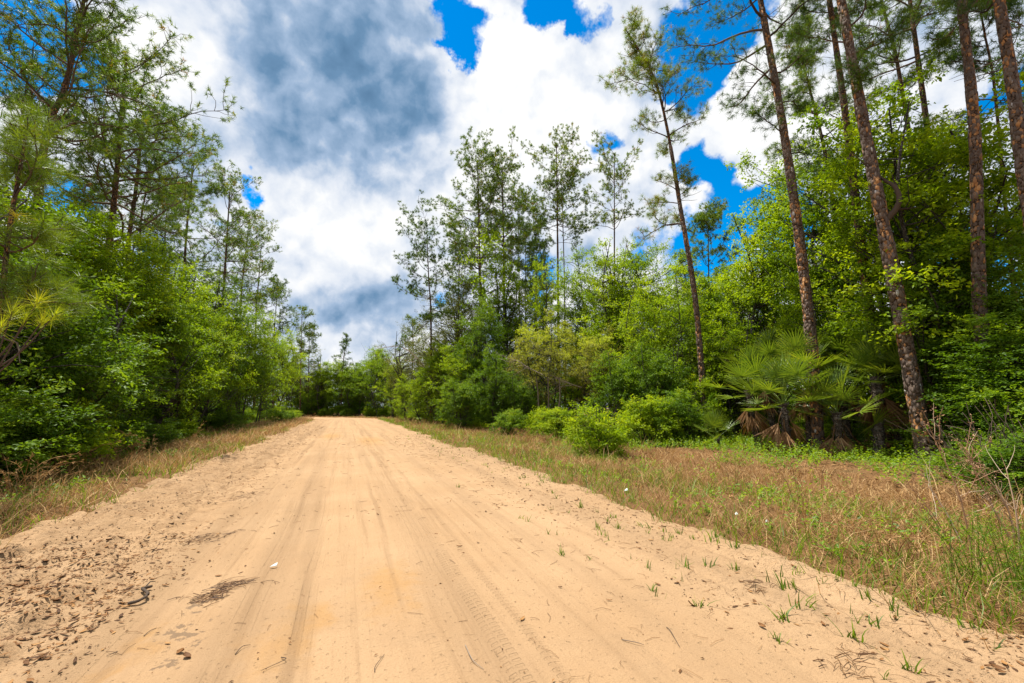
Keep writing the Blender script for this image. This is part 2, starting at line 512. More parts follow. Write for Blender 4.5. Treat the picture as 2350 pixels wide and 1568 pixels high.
def sand_mat():
    m, q, o = new_mat('sand')
    uv = q.node('ShaderNodeUVMap', uv_map='uv').outputs[0]
    s3 = q.node('ShaderNodeSeparateXYZ')
    q.put(s3.inputs[0], uv)
    t, s = s3.outputs[0], s3.outputs[1]
    big = q.noise(uv, 0.55, 4, 0.6)
    mid = q.noise(uv, 4.0, 5, 0.65)
    fine = q.noise(uv, 60.0, 3, 0.7)
    grain = q.noise(uv, 260.0, 2, 0.7)
    # streaks along the driving direction
    mp = q.node('ShaderNodeMapping')
    mp.inputs['Scale'].default_value = (7.0, 0.22, 1)
    q.put(mp.inputs['Vector'], uv)
    streak = q.noise(mp.outputs[0], 1.0, 5, 0.65)
    col = q.mix(q.step(big, 0.3, 0.7), (0.37, 0.232, 0.122), (0.415, 0.269, 0.148))
    col = q.mix(q.m('MULTIPLY', q.step(streak, 0.5, 0.72), 0.55), col, (0.265, 0.163, 0.084))
    col = q.mix(q.m('MULTIPLY', q.step(mid, 0.52, 0.75), 0.35), col, (0.40, 0.263, 0.143))
    wn = q.v('SUBTRACT', q.noise(uv, 2.2, 4, 0.6, 'Color'), (0.5, 0.5, 0.5))
    uw = q.v('ADD', uv, q.scale(wn, 0.75))

    def stain(items, colr, amt, lo=0.0):
        nonlocal col
        acc = None
        for (px, py, r, sy) in items:
            c = ground(px, py)
            mm = q.node('ShaderNodeMapping')
            mm.inputs['Location'].default_value = (-c[0], -c[1] * sy, 0)
            mm.inputs['Scale'].default_value = (1, sy, 0)
            q.put(mm.inputs['Vector'], uw)
            b = q.step(q.v('LENGTH', mm.outputs[0]), lo, r, 1, 0)
            acc = b if acc is None else q.m('MAXIMUM', acc, b)
        f = q.m('MULTIPLY', q.step(q.m('ADD', q.m('MULTIPLY', acc, 0.9), q.m('MULTIPLY', q.m('SUBTRACT', q.noise(uv, 7.0, 5, 0.7), 0.5), 1.1)), 0.1, 1.0), amt * 0.5)
        col = q.mix(f, col, colr)
    stain([(640, 1490, 0.42, 0.55), (330, 1470, 0.20, 0.5), (240, 1540, 0.16, 0.6), (890, 1345, 0.42, 0.4), (700, 1420, 0.3, 0.5), (850, 1010, 1.2, 0.2), (760, 1000, 1.0, 0.2)], (0.38, 0.19, 0.045), 0.8)
    m2 = q.step(q.noise(uv, 9.0, 4, 0.6), 0.47, 0.60)
    # damp grey patches
    gacc = None
    for (px, py, r, sy) in [(410, 1470, 0.24, 0.6), (455, 1395, 0.16, 0.7), (380, 1535, 0.2, 0.8), (330, 1290, 0.12, 0.8)]:
        c = ground(px, py)
        mm = q.node('ShaderNodeMapping')
        mm.inputs['Location'].default_value = (-c[0], -c[1] * sy, 0)
        mm.inputs['Scale'].default_value = (1, sy, 0)
        q.put(mm.inputs['Vector'], uw)
        b = q.step(q.v('LENGTH', mm.outputs[0]), 0.0, r, 1, 0)
        gacc = b if gacc is None else q.m('MAXIMUM', gacc, b)
    col = q.mix(q.m('MULTIPLY', q.step(q.m('MULTIPLY', gacc, m2), 0.15, 0.45), 0.75), col, (0.15, 0.104, 0.068))
    # dark crumbs of bark and humus
    crumbs = q.step(q.noise(uv, 42.0, 3, 0.6), 0.64, 0.71)
    side = q.m('MAXIMUM', q.step(t, -1.2, -2.4), q.step(t, 2.4, 3.8))
    col = q.mix(q.m('MULTIPLY', crumbs, q.m('ADD', q.m('MULTIPLY', side, 0.55), 0.3)), col, (0.10, 0.05, 0.022))
    col = q.mix(q.m('MULTIPLY', q.step(fine, 0.45, 0.8), 0.45), col, (0.25, 0.15, 0.076))
    band = q.noise(q.v('MULTIPLY', uv, (1.6, 0.05, 0.0)), 1.0, 4, 0.6)
    col = q.mix(q.m('MULTIPLY', q.step(band, 0.42, 0.66), 0.5), col, (0.262, 0.168, 0.092))
    churn = q.m('MULTIPLY', q.step(q.noise(uv, 2.6, 5, 0.7), 0.42, 0.66), q.step(t, -1.1, -2.2))
    col = q.mix(q.m('MULTIPLY', churn, 0.6), col, (0.215, 0.128, 0.064))
    mott = q.noise(uv, 1.7, 5, 0.7)
    col = q.mix(q.m('MULTIPLY', q.step(mott, 0.5, 0.72), 0.28), col, (0.27, 0.175, 0.098))
    # tyre prints: fine lines plus tread bars
    H = q.m('ADD', q.m('MULTIPLY', fine, 0.34), q.m('MULTIPLY', grain, 0.14))
    H = q.m('ADD', H, q.m('MULTIPLY', mid, 0.5))
    pits = q.step(q.noise(uv, 24.0, 3, 0.55), 0.62, 0.74)
    H = q.m('SUBTRACT', H, q.m('MULTIPLY', pits, 0.35))
    lump = q.m('MULTIPLY', q.noise(uv, 13.0, 4, 0.6), q.m('ADD', q.m('MULTIPLY', side, 1.6), 0.12))
    H = q.m('ADD', H, lump)
    H = q.m('ADD', H, q.m('MULTIPLY', streak, 0.16))
    wob = q.m('MULTIPLY', q.m('SUBTRACT', q.noise(q.v('MULTIPLY', uv, (0.0, 1.0, 0.0)), 0.12, 2, 0.5), 0.5), 0.5)
    dk = None
    for (t0, wd, bars, k) in [(-1.30, 0.11, 0, 0.8), (-0.98, 0.10, 0, 0.5), (-0.60, 0.12, 0, 1.0), (-0.17, 0.10, 0, 0.8), (0.75, 0.12, 2, 0.5), (0.93, 0.10, 0, 0.8), (1.12, 0.075, 1, 1.3), (1.36, 0.055, 1, 0.8), (2.0, 0.10, 0, 0.5), (0.2, 0.12, 0, 0.5)]:
        x = q.m('SUBTRACT', q.m('SUBTRACT', t, t0), wob if t0 < 1.3 else q.m('MULTIPLY', wob, 0.9))
        u = q.m('DIVIDE', x, wd)
        mask = q.m('MULTIPLY', q.step(q.m('ABSOLUTE', u), 0.7, 1.15, 1, 0), q.step(q.noise(uv, 0.9, 3, 0.6), 0.36, 0.52))
        if bars:
            ph = q.m('ADD', q.m('MULTIPLY', s, 2 * math.pi / 0.062), q.m('MULTIPLY', q.m('ABSOLUTE', u), 2.2))
            pat = q.step(q.m('SINE', ph), -0.1, 0.5)
            row = q.step(q.m('ABSOLUTE', q.m('SINE', q.m('MULTIPLY', u, 3.4))), 0.25, 0.6)
            pat = q.m('MULTIPLY', pat, row)
        else:
            pat = q.step(q.m('SINE', q.m('MULTIPLY', u, 9.5)), 0.0, 0.9)
        hh = q.m('MULTIPLY', q.m('MULTIPLY', mask, pat), (0.24 if bars else 0.2) * k)
        H = q.m('SUBTRACT', H, hh)
        dk = hh if dk is None else q.m('ADD', dk, hh)
    rut = None
    for t0, wd in [(-1.30, 0.10), (-0.60, 0.08), (1.02, 0.13), (1.36, 0.05), (-0.2, 0.06), (0.55, 0.05)]:
        x = q.m('SUBTRACT', q.m('SUBTRACT', t, t0), q.m('MULTIPLY', wob, 1.0))
        b_ = q.step(q.m('ABSOLUTE', x), wd * 0.2, wd, 1, 0)
        rut = b_ if rut is None else q.m('MAXIMUM', rut, b_)
    rut = q.m('MULTIPLY', rut, q.step(q.noise(q.v('MULTIPLY', uv, (2.0, 0.10, 0.0)), 1.0, 4, 0.65), 0.42, 0.62))
    col = q.mix(q.m('MULTIPLY', rut, 0.42), col, (0.20, 0.122, 0.064))
    p = q.node('ShaderNodeBsdfPrincipled')
    q.put(p.inputs['Base Color'], col)
    p.inputs['Roughness'].default_value = 0.95
    p.inputs['Specular IOR Level'].default_value = 0.08
    b = q.node('ShaderNodeBump')
    b.inputs['Strength'].default_value = 0.9
    b.inputs['Distance'].default_value = 0.035
    q.put(b.inputs['Height'], H)
    m.node_tree.links.new(b.outputs[0], p.inputs['Normal'])
    m.node_tree.links.new(p.outputs[0], o.inputs[0])
    return m


def floor_mat():
    m, q, o = new_mat('forest_floor')
    pos = q.node('ShaderNodeTexCoord').outputs['Object']
    a = q.noise(pos, 0.6, 4, 0.6)
    b_ = q.noise(pos, 9.0, 5, 0.7)
    c_ = q.noise(pos, 45.0, 4, 0.7, dist=1.5)
    col = q.mix(b_, (0.07, 0.036, 0.016), (0.24, 0.13, 0.055))
    col = q.mix(q.step(c_, 0.45, 0.7), col, (0.33, 0.185, 0.085))
    col = q.mix(q.m('MULTIPLY', q.step(a, 0.5, 0.7), 0.5), col, (0.09, 0.075, 0.03))
    p = q.node('ShaderNodeBsdfPrincipled')
    q.put(p.inputs['Base Color'], col)
    p.inputs['Roughness'].default_value = 0.95
    p.inputs['Specular IOR Level'].default_value = 0.05
    bm = q.node('ShaderNodeBump')
    bm.inputs['Strength'].default_value = 0.8
    bm.inputs['Distance'].default_value = 0.03
    q.put(bm.inputs['Height'], q.m('ADD', b_, c_))
    m.node_tree.links.new(bm.outputs[0], p.inputs['Normal'])
    m.node_tree.links.new(p.outputs[0], o.inputs[0])
    return m


M['sand'] = sand_mat()
M['floor'] = floor_mat()

# ------------------------------------------------------------------ the lie of the land
S_BEND, R_BEND = 60.0, 14.0
T_L, T_R = -3.75, 4.6


def st(x, y):
    """(along, across) of a ground point relative to the road."""
    x = np.asarray(x, float); y = np.asarray(y, float)
    r = np.hypot(x + R_BEND, y - S_BEND)
    th = np.arctan2(y - S_BEND, x + R_BEND)
    bend = y > S_BEND
    return np.where(bend, S_BEND + R_BEND * th, y), np.where(bend, r - R_BEND, x)


def xy(s, t):
    s = np.asarray(s, float); t = np.asarray(t, float)
    th = np.maximum(s - S_BEND, 0) / R_BEND
    x = np.where(s > S_BEND, -R_BEND + (R_BEND + t) * np.cos(th), t)
    y = np.where(s > S_BEND, S_BEND + (R_BEND + t) * np.sin(th), s)
    return x, y


def edge_l(s):
    return T_L + 1.0 * fbm(s * 0.45, s * 0 + 3.0, 5, 5, 0.65)


def edge_r(s):
    return T_R + 1.3 * fbm(s * 0.50, s * 0 + 9.0, 5, 6, 0.65)


def road_z(s, t):
    eL, eR = edge_l(s), edge_r(s)
    inside = np.minimum(t - eL, eR - t)
    z = 0.03 * fbm(t * 0.5, s * 0.12, 3, 1)
    left = sstep(t, -1.3, -2.2)
    right = sstep(t, 2.2, 3.6)
    z = z + left * (0.20 * fbm(t * 2.8, s * 2.2, 4, 21) + 0.27 * np.abs(fbm(t * 5.0, s * 4.2, 3, 22)) - 0.03)
    z = z + right * (0.12 * fbm(t * 2.0, s * 1.4, 4, 23) + 0.10 * np.abs(fbm(t * 5, s * 4.2, 3, 24)))
    z = z + 0.006 * fbm(t * 5, s * 3.0, 3, 25)
    for t0, d, w in [(-1.30, 0.020, 0.13), (-0.60, 0.014, 0.14), (-0.17, 0.010, 0.11), (0.93, 0.014, 0.16), (1.14, 0.012, 0.10), (2.0, 0.008, 0.16), (-1.9, 0.02, 0.16)]:
        tw = t0 + 0.35 * fbm(s * 0.06, s * 0 + t0 * 3, 2, 31)
        z = z - d * np.exp(-((t - tw) / w) ** 2)
        z = z + 0.6 * d * np.exp(-((np.abs(t - tw) - 1.5 * w) / (0.6 * w)) ** 2)
    z = z + 0.03 * np.exp(-((inside - 0.25) / 0.25) ** 2) * (0.4 + fbm(s * 0.9, t, 3, 41))
    z = z - np.where(inside < 0.12, (0.12 - inside) * 0.32, 0)
    return z


def height(x, y):
    """Height of what one stands on off the road."""
    s, t = st(x, y)
    a = np.abs(t)
    off = np.where(t < 0, edge_l(s) - t, t - edge_r(s))
    z = 0.10 * fbm(np.asarray(x) * 0.35, np.asarray(y) * 0.35, 4, 51) + 0.03 * fbm(np.asarray(x) * 2.2, np.asarray(y) * 2.2, 3, 52)
    z = z * sstep(off, -0.2, 1.2) + 0.05 * np.exp(-((off - 0.5) / 0.6) ** 2)
    z = z - 0.16 * np.exp(-((off - 4.2) / 1.6) ** 2) * (t > 0)
    z = z + 0.03 * sstep(off, 0, 2)
    return np.where(off < -0.35, -0.12, np.where(off < 0.05, -0.12 + (off + 0.35) / 0.40 * (0.12 + z), z))


def grid_mesh(name, X, Y, Z, mat, uv=None):
    n, k = X.shape
    mb = MB()
    i = np.arange(n - 1)[:, None] * k
    j = np.arange(k - 1)[None, :]
    q = np.stack([i + j, i + j + 1, i + k + j + 1, i + k + j], -1).reshape(-1, 4)
    mb.add(np.stack([X, Y, Z], -1).reshape(-1, 3), q, 0.5, None if uv is None else uv.reshape(-1, 2))
    return mb.mesh(name, mat, True, uv is not None)


ss = [-6.0]
while ss[-1] < S_BEND + R_BEND * 2.0:
    ss.append(ss[-1] + 0.022 + 0.0095 * max(abs(ss[-1]) - 1.5, 0.0))
ss = np.array(ss)
tt = np.arange(T_L - 0.95, T_R + 1.05, 0.052)
S2, T2 = np.meshgrid(ss, tt, indexing='ij')
X2, Y2 = xy(S2, T2)
obj('road', grid_mesh('road', X2, Y2, road_z(S2, T2), M['sand'], np.stack([T2, S2], -1)), kind='structure', label='sandy forest road with tyre tracks curving away to the left')

gx = np.concatenate([-np.geomspace(600, 26, 24), np.arange(-25, 32, 0.36), np.geomspace(33, 600, 24)])
gy = np.concatenate([-np.geomspace(300, 9, 12), np.arange(-8, 92, 0.5), np.geomspace(93, 700, 24)])
XG, YG = np.meshgrid(gx, gy)
obj('ground', grid_mesh('ground', XG, YG, height(XG, YG), M['floor']), kind='structure', label='brown forest floor of leaf litter and thin grass')

# ------------------------------------------------------------------ pines
def smooth_path(ctrl, n):
    """Catmull-Rom through control points."""
    c = np.asarray(ctrl, float)
    c = np.vstack([2 * c[0] - c[1], c, 2 * c[-1] - c[-2]])
    segs = len(c) - 3
    out = []
    for u in np.linspace(0, segs - 1e-6, n):
        i = int(u); f = u - i
        p0, p1, p2, p3 = c[i:i + 4]
        out.append(0.5 * ((2 * p1) + (p2 - p0) * f + (2 * p0 - 5 * p1 + 4 * p2 - p3) * f * f + (3 * p1 - p0 - 3 * p2 + p3) * f ** 3))
    return np.array(out)


def needles(mb, P, Dr, rng, n, length, width, spread=1.15, tmin=0.25, tmax=0.8, dead=0.012):
    """Tufts of needles at points P pointing along Dr."""
    K = len(P)
    if K == 0:
        return
    P = np.repeat(P, n, 0); D0 = np.repeat(Dr, n, 0)
    N = len(P)
    r = norm(rng.normal(size=(N, 3)))
    d = norm(D0 * rng.uniform(0.25, 1.1, (N, 1)) + r * spread)
    L = length * rng.uniform(0.7, 1.15, (N, 1))
    side = norm(np.cross(d, norm(rng.normal(size=(N, 3)))))
    base = P + d * 0.01 - D0 * rng.uniform(0, 0.13, (N, 1))
    tip = base + d * L
    tip[:, 2] -= (L[:, 0] ** 2) * 0.35
    mid = base + d * L * 0.5
    w = width * 0.5
    V = np.stack([base - side * w * 0.6, base + side * w * 0.6, tip], 1)
    tuft = np.repeat(np.where(rng.random(K) < dead, 1.0, rng.uniform(tmin, tmax, K)), n)
    tint = np.clip(tuft + rng.normal(0, 0.07, N), 0, 1)
    mb.add(V.reshape(-1, 3), np.arange(N * 3).reshape(N, 3), np.repeat(tint, 3))


def wander(rng, p, d, L, n, wig, up):
    pts = [np.array(p, float)]
    d = np.array(d, float)
    for k in range(n):
        d = d + rng.normal(0, wig, 3) + np.array([0, 0, up])
        d /= np.linalg.norm(d)
        pts.append(pts[-1] + d * L / n)
    return np.array(pts), d


def pine(seed, H, r0, crown0=0.5, Lmax=3.2, nbr=26, nn=26, nw=0.012, nl=0.26, path=None, dead_br=6, mat='needle', dens=1.0, extra=None, elev=(0.0, 55.0), plates=False, droop=0.0, topw=0.35, tt=(0.25, 0.8), split=True):
    rng = np.random.default_rng(seed)
    if path is None:
        a = rng.uniform(0, 6.28)
        w = rng.normal(0, 0.012, (3, 2)) * H
        path = [(0, 0, -0.1), (w[0, 0], w[0, 1], H * 0.3), (w[0, 0] + w[1, 0], w[0, 1] + w[1, 1], H * 0.65), (w[2, 0], w[2, 1], H)]
    nseg = max(12, int(H * 2.2))
    tp = smooth_path(path, nseg * 4)
    al_ = np.concatenate([[0], np.cumsum(np.linalg.norm(np.diff(tp, axis=0), axis=1))])
    tp = np.stack([np.interp(np.linspace(0, al_[-1], nseg), al_, tp[:, k]) for k in range(3)], 1)
    H = tp[-1, 2]
    fr = np.linspace(0, 1, nseg)
    tr = r0 * (1 - 0.72 * fr ** 1.1) * (1 + 0.45 * np.exp(-fr * H / 0.35))
    tr[-1] = 0.02
    tr = tr * (1 + 0.04 * rng.normal(size=nseg))
    tb, bb, nb = MB(), MB(), MB()
    BR = []
    tube(tb, tp, tr, 12 if r0 > 0.12 else 8)
    TP, TD = [], []

    def trunk_at(f):
        i = min(int(f * (nseg - 1)), nseg - 2)
        k = f * (nseg - 1) - i
        return tp[i] * (1 - k) + tp[i + 1] * k, tr[i]

    def tuft(p, d, k=1):
        TP.append(p); TD.append(d)
        for _ in range(k - 1):
            TP.append(p - d * rng.uniform(0.05, 0.25)); TD.append(norm(d + rng.normal(0, 0.6, 3)))

    def grow(f, az, L, el):
        bb = MB()
        BR.append(bb)
        p, r = trunk_at(f)
        d = np.array([math.cos(az) * math.cos(el), math.sin(az) * math.cos(el), math.sin(el)])
        n = 8
        pts, de = wander(rng, p, d, L, n, 0.19, 0.04 - droop)
        rb = max(0.012, min(r * 0.5, 0.014 * L + 0.008))
        tube(bb, pts, np.linspace(rb, 0.008, len(pts)), 5, rng.uniform(0.2, 0.9))
        tuft(pts[-1], de, 2)
        for k in range(3 if L > 1.2 else 2, n + 1):
            for sg in (-1, 1):
                if rng.random() > 0.9 * dens:
                    continue
                q = pts[k] - (pts[k] - pts[k - 1]) * rng.random()
                dd = norm(pts[k] - pts[k - 1])
                sd = norm(np.cross(dd, [0, 0, 1.0])) * sg
                d2 = norm(dd * rng.uniform(0.4, 1.0) + sd * rng.uniform(0.4, 1.1) + np.array([0, 0, rng.uniform(-0.1, 0.55)]))
                L2 = L * rng.uniform(0.14, 0.32) * (1.25 - 0.5 * k / n) + 0.15
                ps, d3 = wander(rng, q, d2, L2, 4, 0.30, 0.09)
                tube(bb, ps, np.linspace(0.014, 0.006, 5), 3, rng.uniform(0.2, 0.9))
                for _ in range(4):
                    TP.append(ps[-1] + rng.normal(0, 0.15, 3) - d3 * 0.08); TD.append(norm(d3 + rng.normal(0, 0.5, 3) + [0, 0, 0.3]))
                for _ in range(int(rng.integers(0, 3))):
                    m = rng.integers(1, 4)
                    d4 = norm(d3 + rng.normal(0, 0.6, 3) + np.array([0, 0, 0.15]))
                    e = ps[m] + d4 * rng.uniform(0.2, 0.5)
                    tube(bb, np.array([ps[m], e]), np.array([0.009, 0.005]), 3, rng.uniform(0.2, 0.9))
                    tuft(e, d4)

    for i in range(nbr):
        u = (i // 4 * 4 + 1.5 + rng.normal(0, 0.55)) / nbr
        u = min(max(u, 0.0), 0.99)
        f = crown0 + (0.985 - crown0) * u
        prof = (0.75 + 0.5 * u) if u < 0.4 else 0.95 - (0.95 - topw) * ((u - 0.4) / 0.6) ** 1.3
        el = math.radians(elev[0] + (elev[1] - elev[0]) * u + rng.normal(0, 11))
        grow(f, i * 2.399 + rng.normal(0, 0.5), Lmax * prof * rng.uniform(0.55, 1.2), el)
    for (f, az, L, el) in (extra or []):
        grow(f, az, L, math.radians(el))
    tuft(tp[-1], np.array([0, 0, 1.0]), 3)
    for i in range(dead_br):
        f = rng.uniform(crown0 * 0.55, crown0 + 0.12)
        p, r = trunk_at(f)
        az = rng.uniform(0, 6.28)
        pts, _ = wander(rng, p, [math.cos(az), math.sin(az), rng.uniform(-0.2, 0.3)], rng.uniform(0.3, 1.5), 5, 0.22, -0.02)
        tube(bb, pts, np.linspace(0.018, 0.005, 6), 4, rng.uniform(0.4, 1.0))
    needles(nb, np.array(TP), np.array(TD), rng, nn, nl, nw, tmin=tt[0], tmax=tt[1])
    lib = [('trunk', tb.mesh('pine_trunk', M['pinebark'], True, True)), ('crown', nb.mesh('pine_crown', M[mat]))]
    if bb.n:
        lib.append(('dead_twigs', bb.mesh('pine_dead_twigs', M['branchbark'], True), 'stuff'))
    if split:
        lib += [('branch', k.mesh('pine_branch', M['branchbark'], True)) for k in BR]
    else:
        al = MB()
        for k in BR:
            for v_, p_, c_ in zip(k.v, k.p[4], k.c):
                al.v.append(v_); al.c.append(c_); al.uv.append(np.zeros((len(v_), 2), np.float32))
            base_ = al.n
            for kk, lst in k.p.items():
                al.p.setdefault(kk, []).extend([a_ + base_ for a_ in lst])
            al.n += k.n
        lib.append(('branches', al.mesh('pine_branches', M['branchbark'], True), 'stuff'))
    if plates:
        pb = MB()
        npl = int(300 * H * (r0 / 0.2) * 0.35)
        f = rng.uniform(0.0, 0.66, npl)
        idx = np.minimum((f * (nseg - 1)).astype(int), nseg - 2)
        k = (f * (nseg - 1) - idx)[:, None]
        c = tp[idx] * (1 - k) + tp[idx + 1] * k
        rr = tr[idx] * (1 - k[:, 0]) + tr[idx + 1] * k[:, 0]
        ax = norm(tp[idx + 1] - tp[idx])
        az = rng.uniform(0, 2 * np.pi, npl)
        o0 = np.stack([np.cos(az), np.sin(az), np.zeros(npl)], 1)
        o0 = norm(o0 - ax * np.sum(o0 * ax, 1, keepdims=True))
        tg = np.cross(ax, o0)
        hw = rng.uniform(0.028, 0.070, npl) * (0.5 + 0.5 * rr / 0.2)
        hl = rng.uniform(0.045, 0.13, npl)
        tint = np.where(rng.random(npl) < 0.03 + 0.42 * (fbm(f * H * 0.9, az * 0.8, 3, seed) > 0.06), rng.uniform(0.64, 0.9, npl), rng.uniform(0.22, 0.6, npl))
        tint = np.where(rng.random(npl) < 0.012, 1.0, tint)
        V = []
        jit = rng.uniform(0.75, 1.2, (npl, 6))
        for lvl, (rad, sc_) in enumerate([(-0.004, 1.0), (0.008, 0.9)]):
            lift = rad + (rng.uniform(-0.004, 0.008, npl) if lvl else 0)
            for e in range(6):
                a = e / 6 * 2 * np.pi + 0.3
                dx = np.cos(a) * hw * jit[:, e] * sc_
                dz = np.sin(a) * hl * jit[:, e] * sc_
                ang = dx / rr
                V.append(c + ax * dz[:, None] + (o0 * np.cos(ang)[:, None] + tg * np.sin(ang)[:, None]) * (rr + lift)[:, None])
        V = np.stack(V, 1)
        b = np.arange(npl)[:, None] * 12
        quads = np.concatenate([b + np.array([[e, (e + 1) % 6, 6 + (e + 1) % 6, 6 + e]]) for e in range(6)])
        base = pb.n
        pb.add(V.reshape(-1, 3), quads, np.repeat(tint, 12))
        pb.p.setdefault(6, []).append(b + np.arange(6, 12)[None, :] + base)
        lib.append(('bark_plates', pb.mesh('bark_plates', M['plate']), 'stuff'))
    return lib


# ------------------------------------------------------------------ broadleaf trees and shrubs
def broad(seed, H, R, base=0.1, ncl=110, lpc=190, ll=0.10, lw=0.055, cr=0.75, flat=0.45, stems=1, mat='oak', r0=0.12, shell=0.45, tint=(0.2, 0.75), hue_h=0.15, shape=1.0, twigs=False, bare=0, top=1.0):
    rng = np.random.default_rng(seed)
    tb, lb = MB(), MB()
    zc, hh = H * (1 + base) / 2, H * (1 - base) / 2
    lobes = norm(rng.normal(size=(7, 3)))
    u = norm(rng.normal(size=(ncl, 3)))
    env = 0.66 + 0.40 * np.max(np.clip(u @ lobes.T, 0, 1) ** 5, axis=1)
    rf = rng.random(ncl) ** shell * env
    C = u * rf[:, None] * np.array([R, R, hh])
    wz = 1.0 - (1 - shape) * np.clip(C[:, 2] / hh, -1, 1)
    C[:, 0] *= wz; C[:, 1] *= wz
    C[:, 2] += zc
    paths = []
    for k in range(stems):
        a = rng.uniform(0, 6.28)
        sp = (0.0 if stems == 1 else R * 0.5)
        e = np.array([math.cos(a) * sp, math.sin(a) * sp, H * 0.86 * top])
        b0 = np.array([math.cos(a), math.sin(a), 0]) * (0 if stems == 1 else rng.uniform(0.1, 0.3)) * min(1, R / 2)
        m1 = b0 + (e - b0) * 0.35 + rng.normal(0, 0.035 * H, 3) * [1, 1, 0]
        m2 = b0 + (e - b0) * 0.7 + rng.normal(0, 0.04 * H, 3) * [1, 1, 0]
        p = smooth_path([b0 - [0, 0, 0.1], m1, m2, e], 16)
        rr = r0 * (1.0 if stems == 1 else 0.65) * (1 - 0.85 * np.linspace(0, 1, 16)) + 0.006
        rr[0] *= 1.35
        tube(tb, p, rr, 8)
        paths.append((p, rr))
    for c in C:
        p, rr = paths[rng.integers(len(paths))]
        h = max(0.12 * H, c[2] - math.hypot(c[0], c[1]) * rng.uniform(0.4, 0.9))
        i = int(np.argmin(np.abs(p[:, 2] - h)))
        a = p[i]
        mid = a * 0.45 + c * 0.55 + rng.normal(0, 0.08 * np.linalg.norm(c - a), 3)
        q = smooth_path([a, mid, c], 5)
        r1 = min(rr[i] * 0.55, 0.010 + 0.010 * np.linalg.norm(c - a))
        tube(tb, q, np.linspace(r1, 0.006, 5), 4)
    for k in range(bare):
        p, rr = paths[rng.integers(len(paths))]
        a = p[rng.integers(3, 14)]
        az = rng.uniform(0, 6.28)
        pts, _ = wander(rng, a, [math.cos(az), math.sin(az), rng.uniform(-0.1, 0.6)], rng.uniform(0.5, 1.0) * R, 6, 0.18, 0.0)
        tube(tb, pts, np.linspace(0.02, 0.004, 7), 4)
    # leaves along sprays
    NS = 8
    nsp = ncl * NS
    cc = np.repeat(C, NS, 0)
    out = norm((cc - np.array([0, 0, zc * 0.8])) * [1, 1, 0.6])
    sd = norm(rng.normal(size=(nsp, 3)) * [1, 1, flat] + out * 0.45)
    sl = cr * rng.uniform(0.5, 1.25, nsp)
    if twigs:
        for k in range(0, nsp, 2):
            tube(tb, np.stack([cc[k], cc[k] + sd[k] * sl[k] * 0.9]), np.array([0.007, 0.003]), 3)
    per = max(1, lpc // NS)
    N = nsp * per
    si = np.repeat(np.arange(nsp), per)
    l = rng.random(N) ** 0.75
    side = norm(np.cross(sd, np.array([0, 0, 1.0])))[si] * rng.choice([-1, 1], N)[:, None]
    pos = cc[si] + sd[si] * (sl[si] * l)[:, None] + rng.normal(0, 0.06 * cr, (N, 3)) + side * 0.02
    pos[:, 2] -= 0.12 * l * sl[si]
    ld = norm(sd[si] * 0.55 + side * 0.7 + rng.normal(0, 0.45, (N, 3)) + np.array([0, 0, -0.1]))
    ln = norm(np.array([0, 0, 1.0]) + rng.normal(0, 0.55, (N, 3)) + out[si] * 0.25)
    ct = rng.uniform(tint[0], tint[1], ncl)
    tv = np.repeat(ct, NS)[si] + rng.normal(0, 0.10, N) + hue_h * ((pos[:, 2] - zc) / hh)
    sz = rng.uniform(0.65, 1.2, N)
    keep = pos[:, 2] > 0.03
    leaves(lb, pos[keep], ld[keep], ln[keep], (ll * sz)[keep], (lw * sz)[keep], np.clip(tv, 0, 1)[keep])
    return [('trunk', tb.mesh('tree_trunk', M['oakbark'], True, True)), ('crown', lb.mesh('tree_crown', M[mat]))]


LIB = {}
LIB['oak_a'] = broad(101, 12.0, 3.6, 0.16, 100, 190, 0.125, 0.075, 0.85, 0.38, 1, 'oak', 0.15, bare=5, shape=0.85)
LIB['oak_b'] = broad(102, 11.0, 3.2, 0.08, 115, 200, 0.120, 0.070, 0.90, 0.45, 2, 'oak', 0.13, bare=4, shape=0.75)
LIB['oak_c'] = broad(103, 9.0, 3.3, 0.03, 120, 200, 0.110, 0.068, 0.85, 0.40, 2, 'oak', 0.12, shape=0.7, bare=8)
LIB['lime_a'] = broad(111, 10.5, 2.1, 0.10, 95, 120, 0.105, 0.060, 0.70, 0.5, 1, 'lime', 0.08, shell=0.6, tint=(0.15, 0.7), twigs=True, shape=0.75, bare=4)
LIB['lime_b'] = broad(112, 8.5, 2.4, 0.05, 100, 150, 0.105, 0.062, 0.75, 0.5, 2, 'lime', 0.08, tint=(0.1, 0.6), shape=0.75)
LIB['bay_a'] = broad(121, 6.5, 2.6, 0.0, 120, 190, 0.115, 0.055, 0.75, 0.55, 3, 'bay', 0.09, shape=0.7, bare=8)
LIB['bay_b'] = broad(122, 5.0, 2.5, -0.05, 110, 190, 0.110, 0.055, 0.70, 0.6, 4, 'bay', 0.06, shape=0.75)
LIB['bay_c'] = broad(123, 8.5, 2.6, 0.02, 120, 190, 0.115, 0.060, 0.80, 0.5, 2, 'bay', 0.10, shape=0.65, bare=8)
LIB['tan_a'] = broad(131, 6.4, 3.0, 0.22, 120, 210, 0.075, 0.040, 0.75, 0.45, 3, 'tan', 0.07, tint=(0.3, 0.75), hue_h=0.35, twigs=True, bare=10)
LIB['olive_a'] = broad(141, 8.5, 3.6, 0.02, 140, 200, 0.085, 0.045, 0.9, 0.5, 2, 'olive', 0.16, tint=(0.2, 0.9), bare=8, hue_h=0.1)
LIB['bush_a'] = broad(151, 1.7, 1.15, -0.1, 60, 170, 0.085, 0.036, 0.38, 0.8, 5, 'lime', 0.02, tint=(0.2, 0.8), hue_h=0.2)
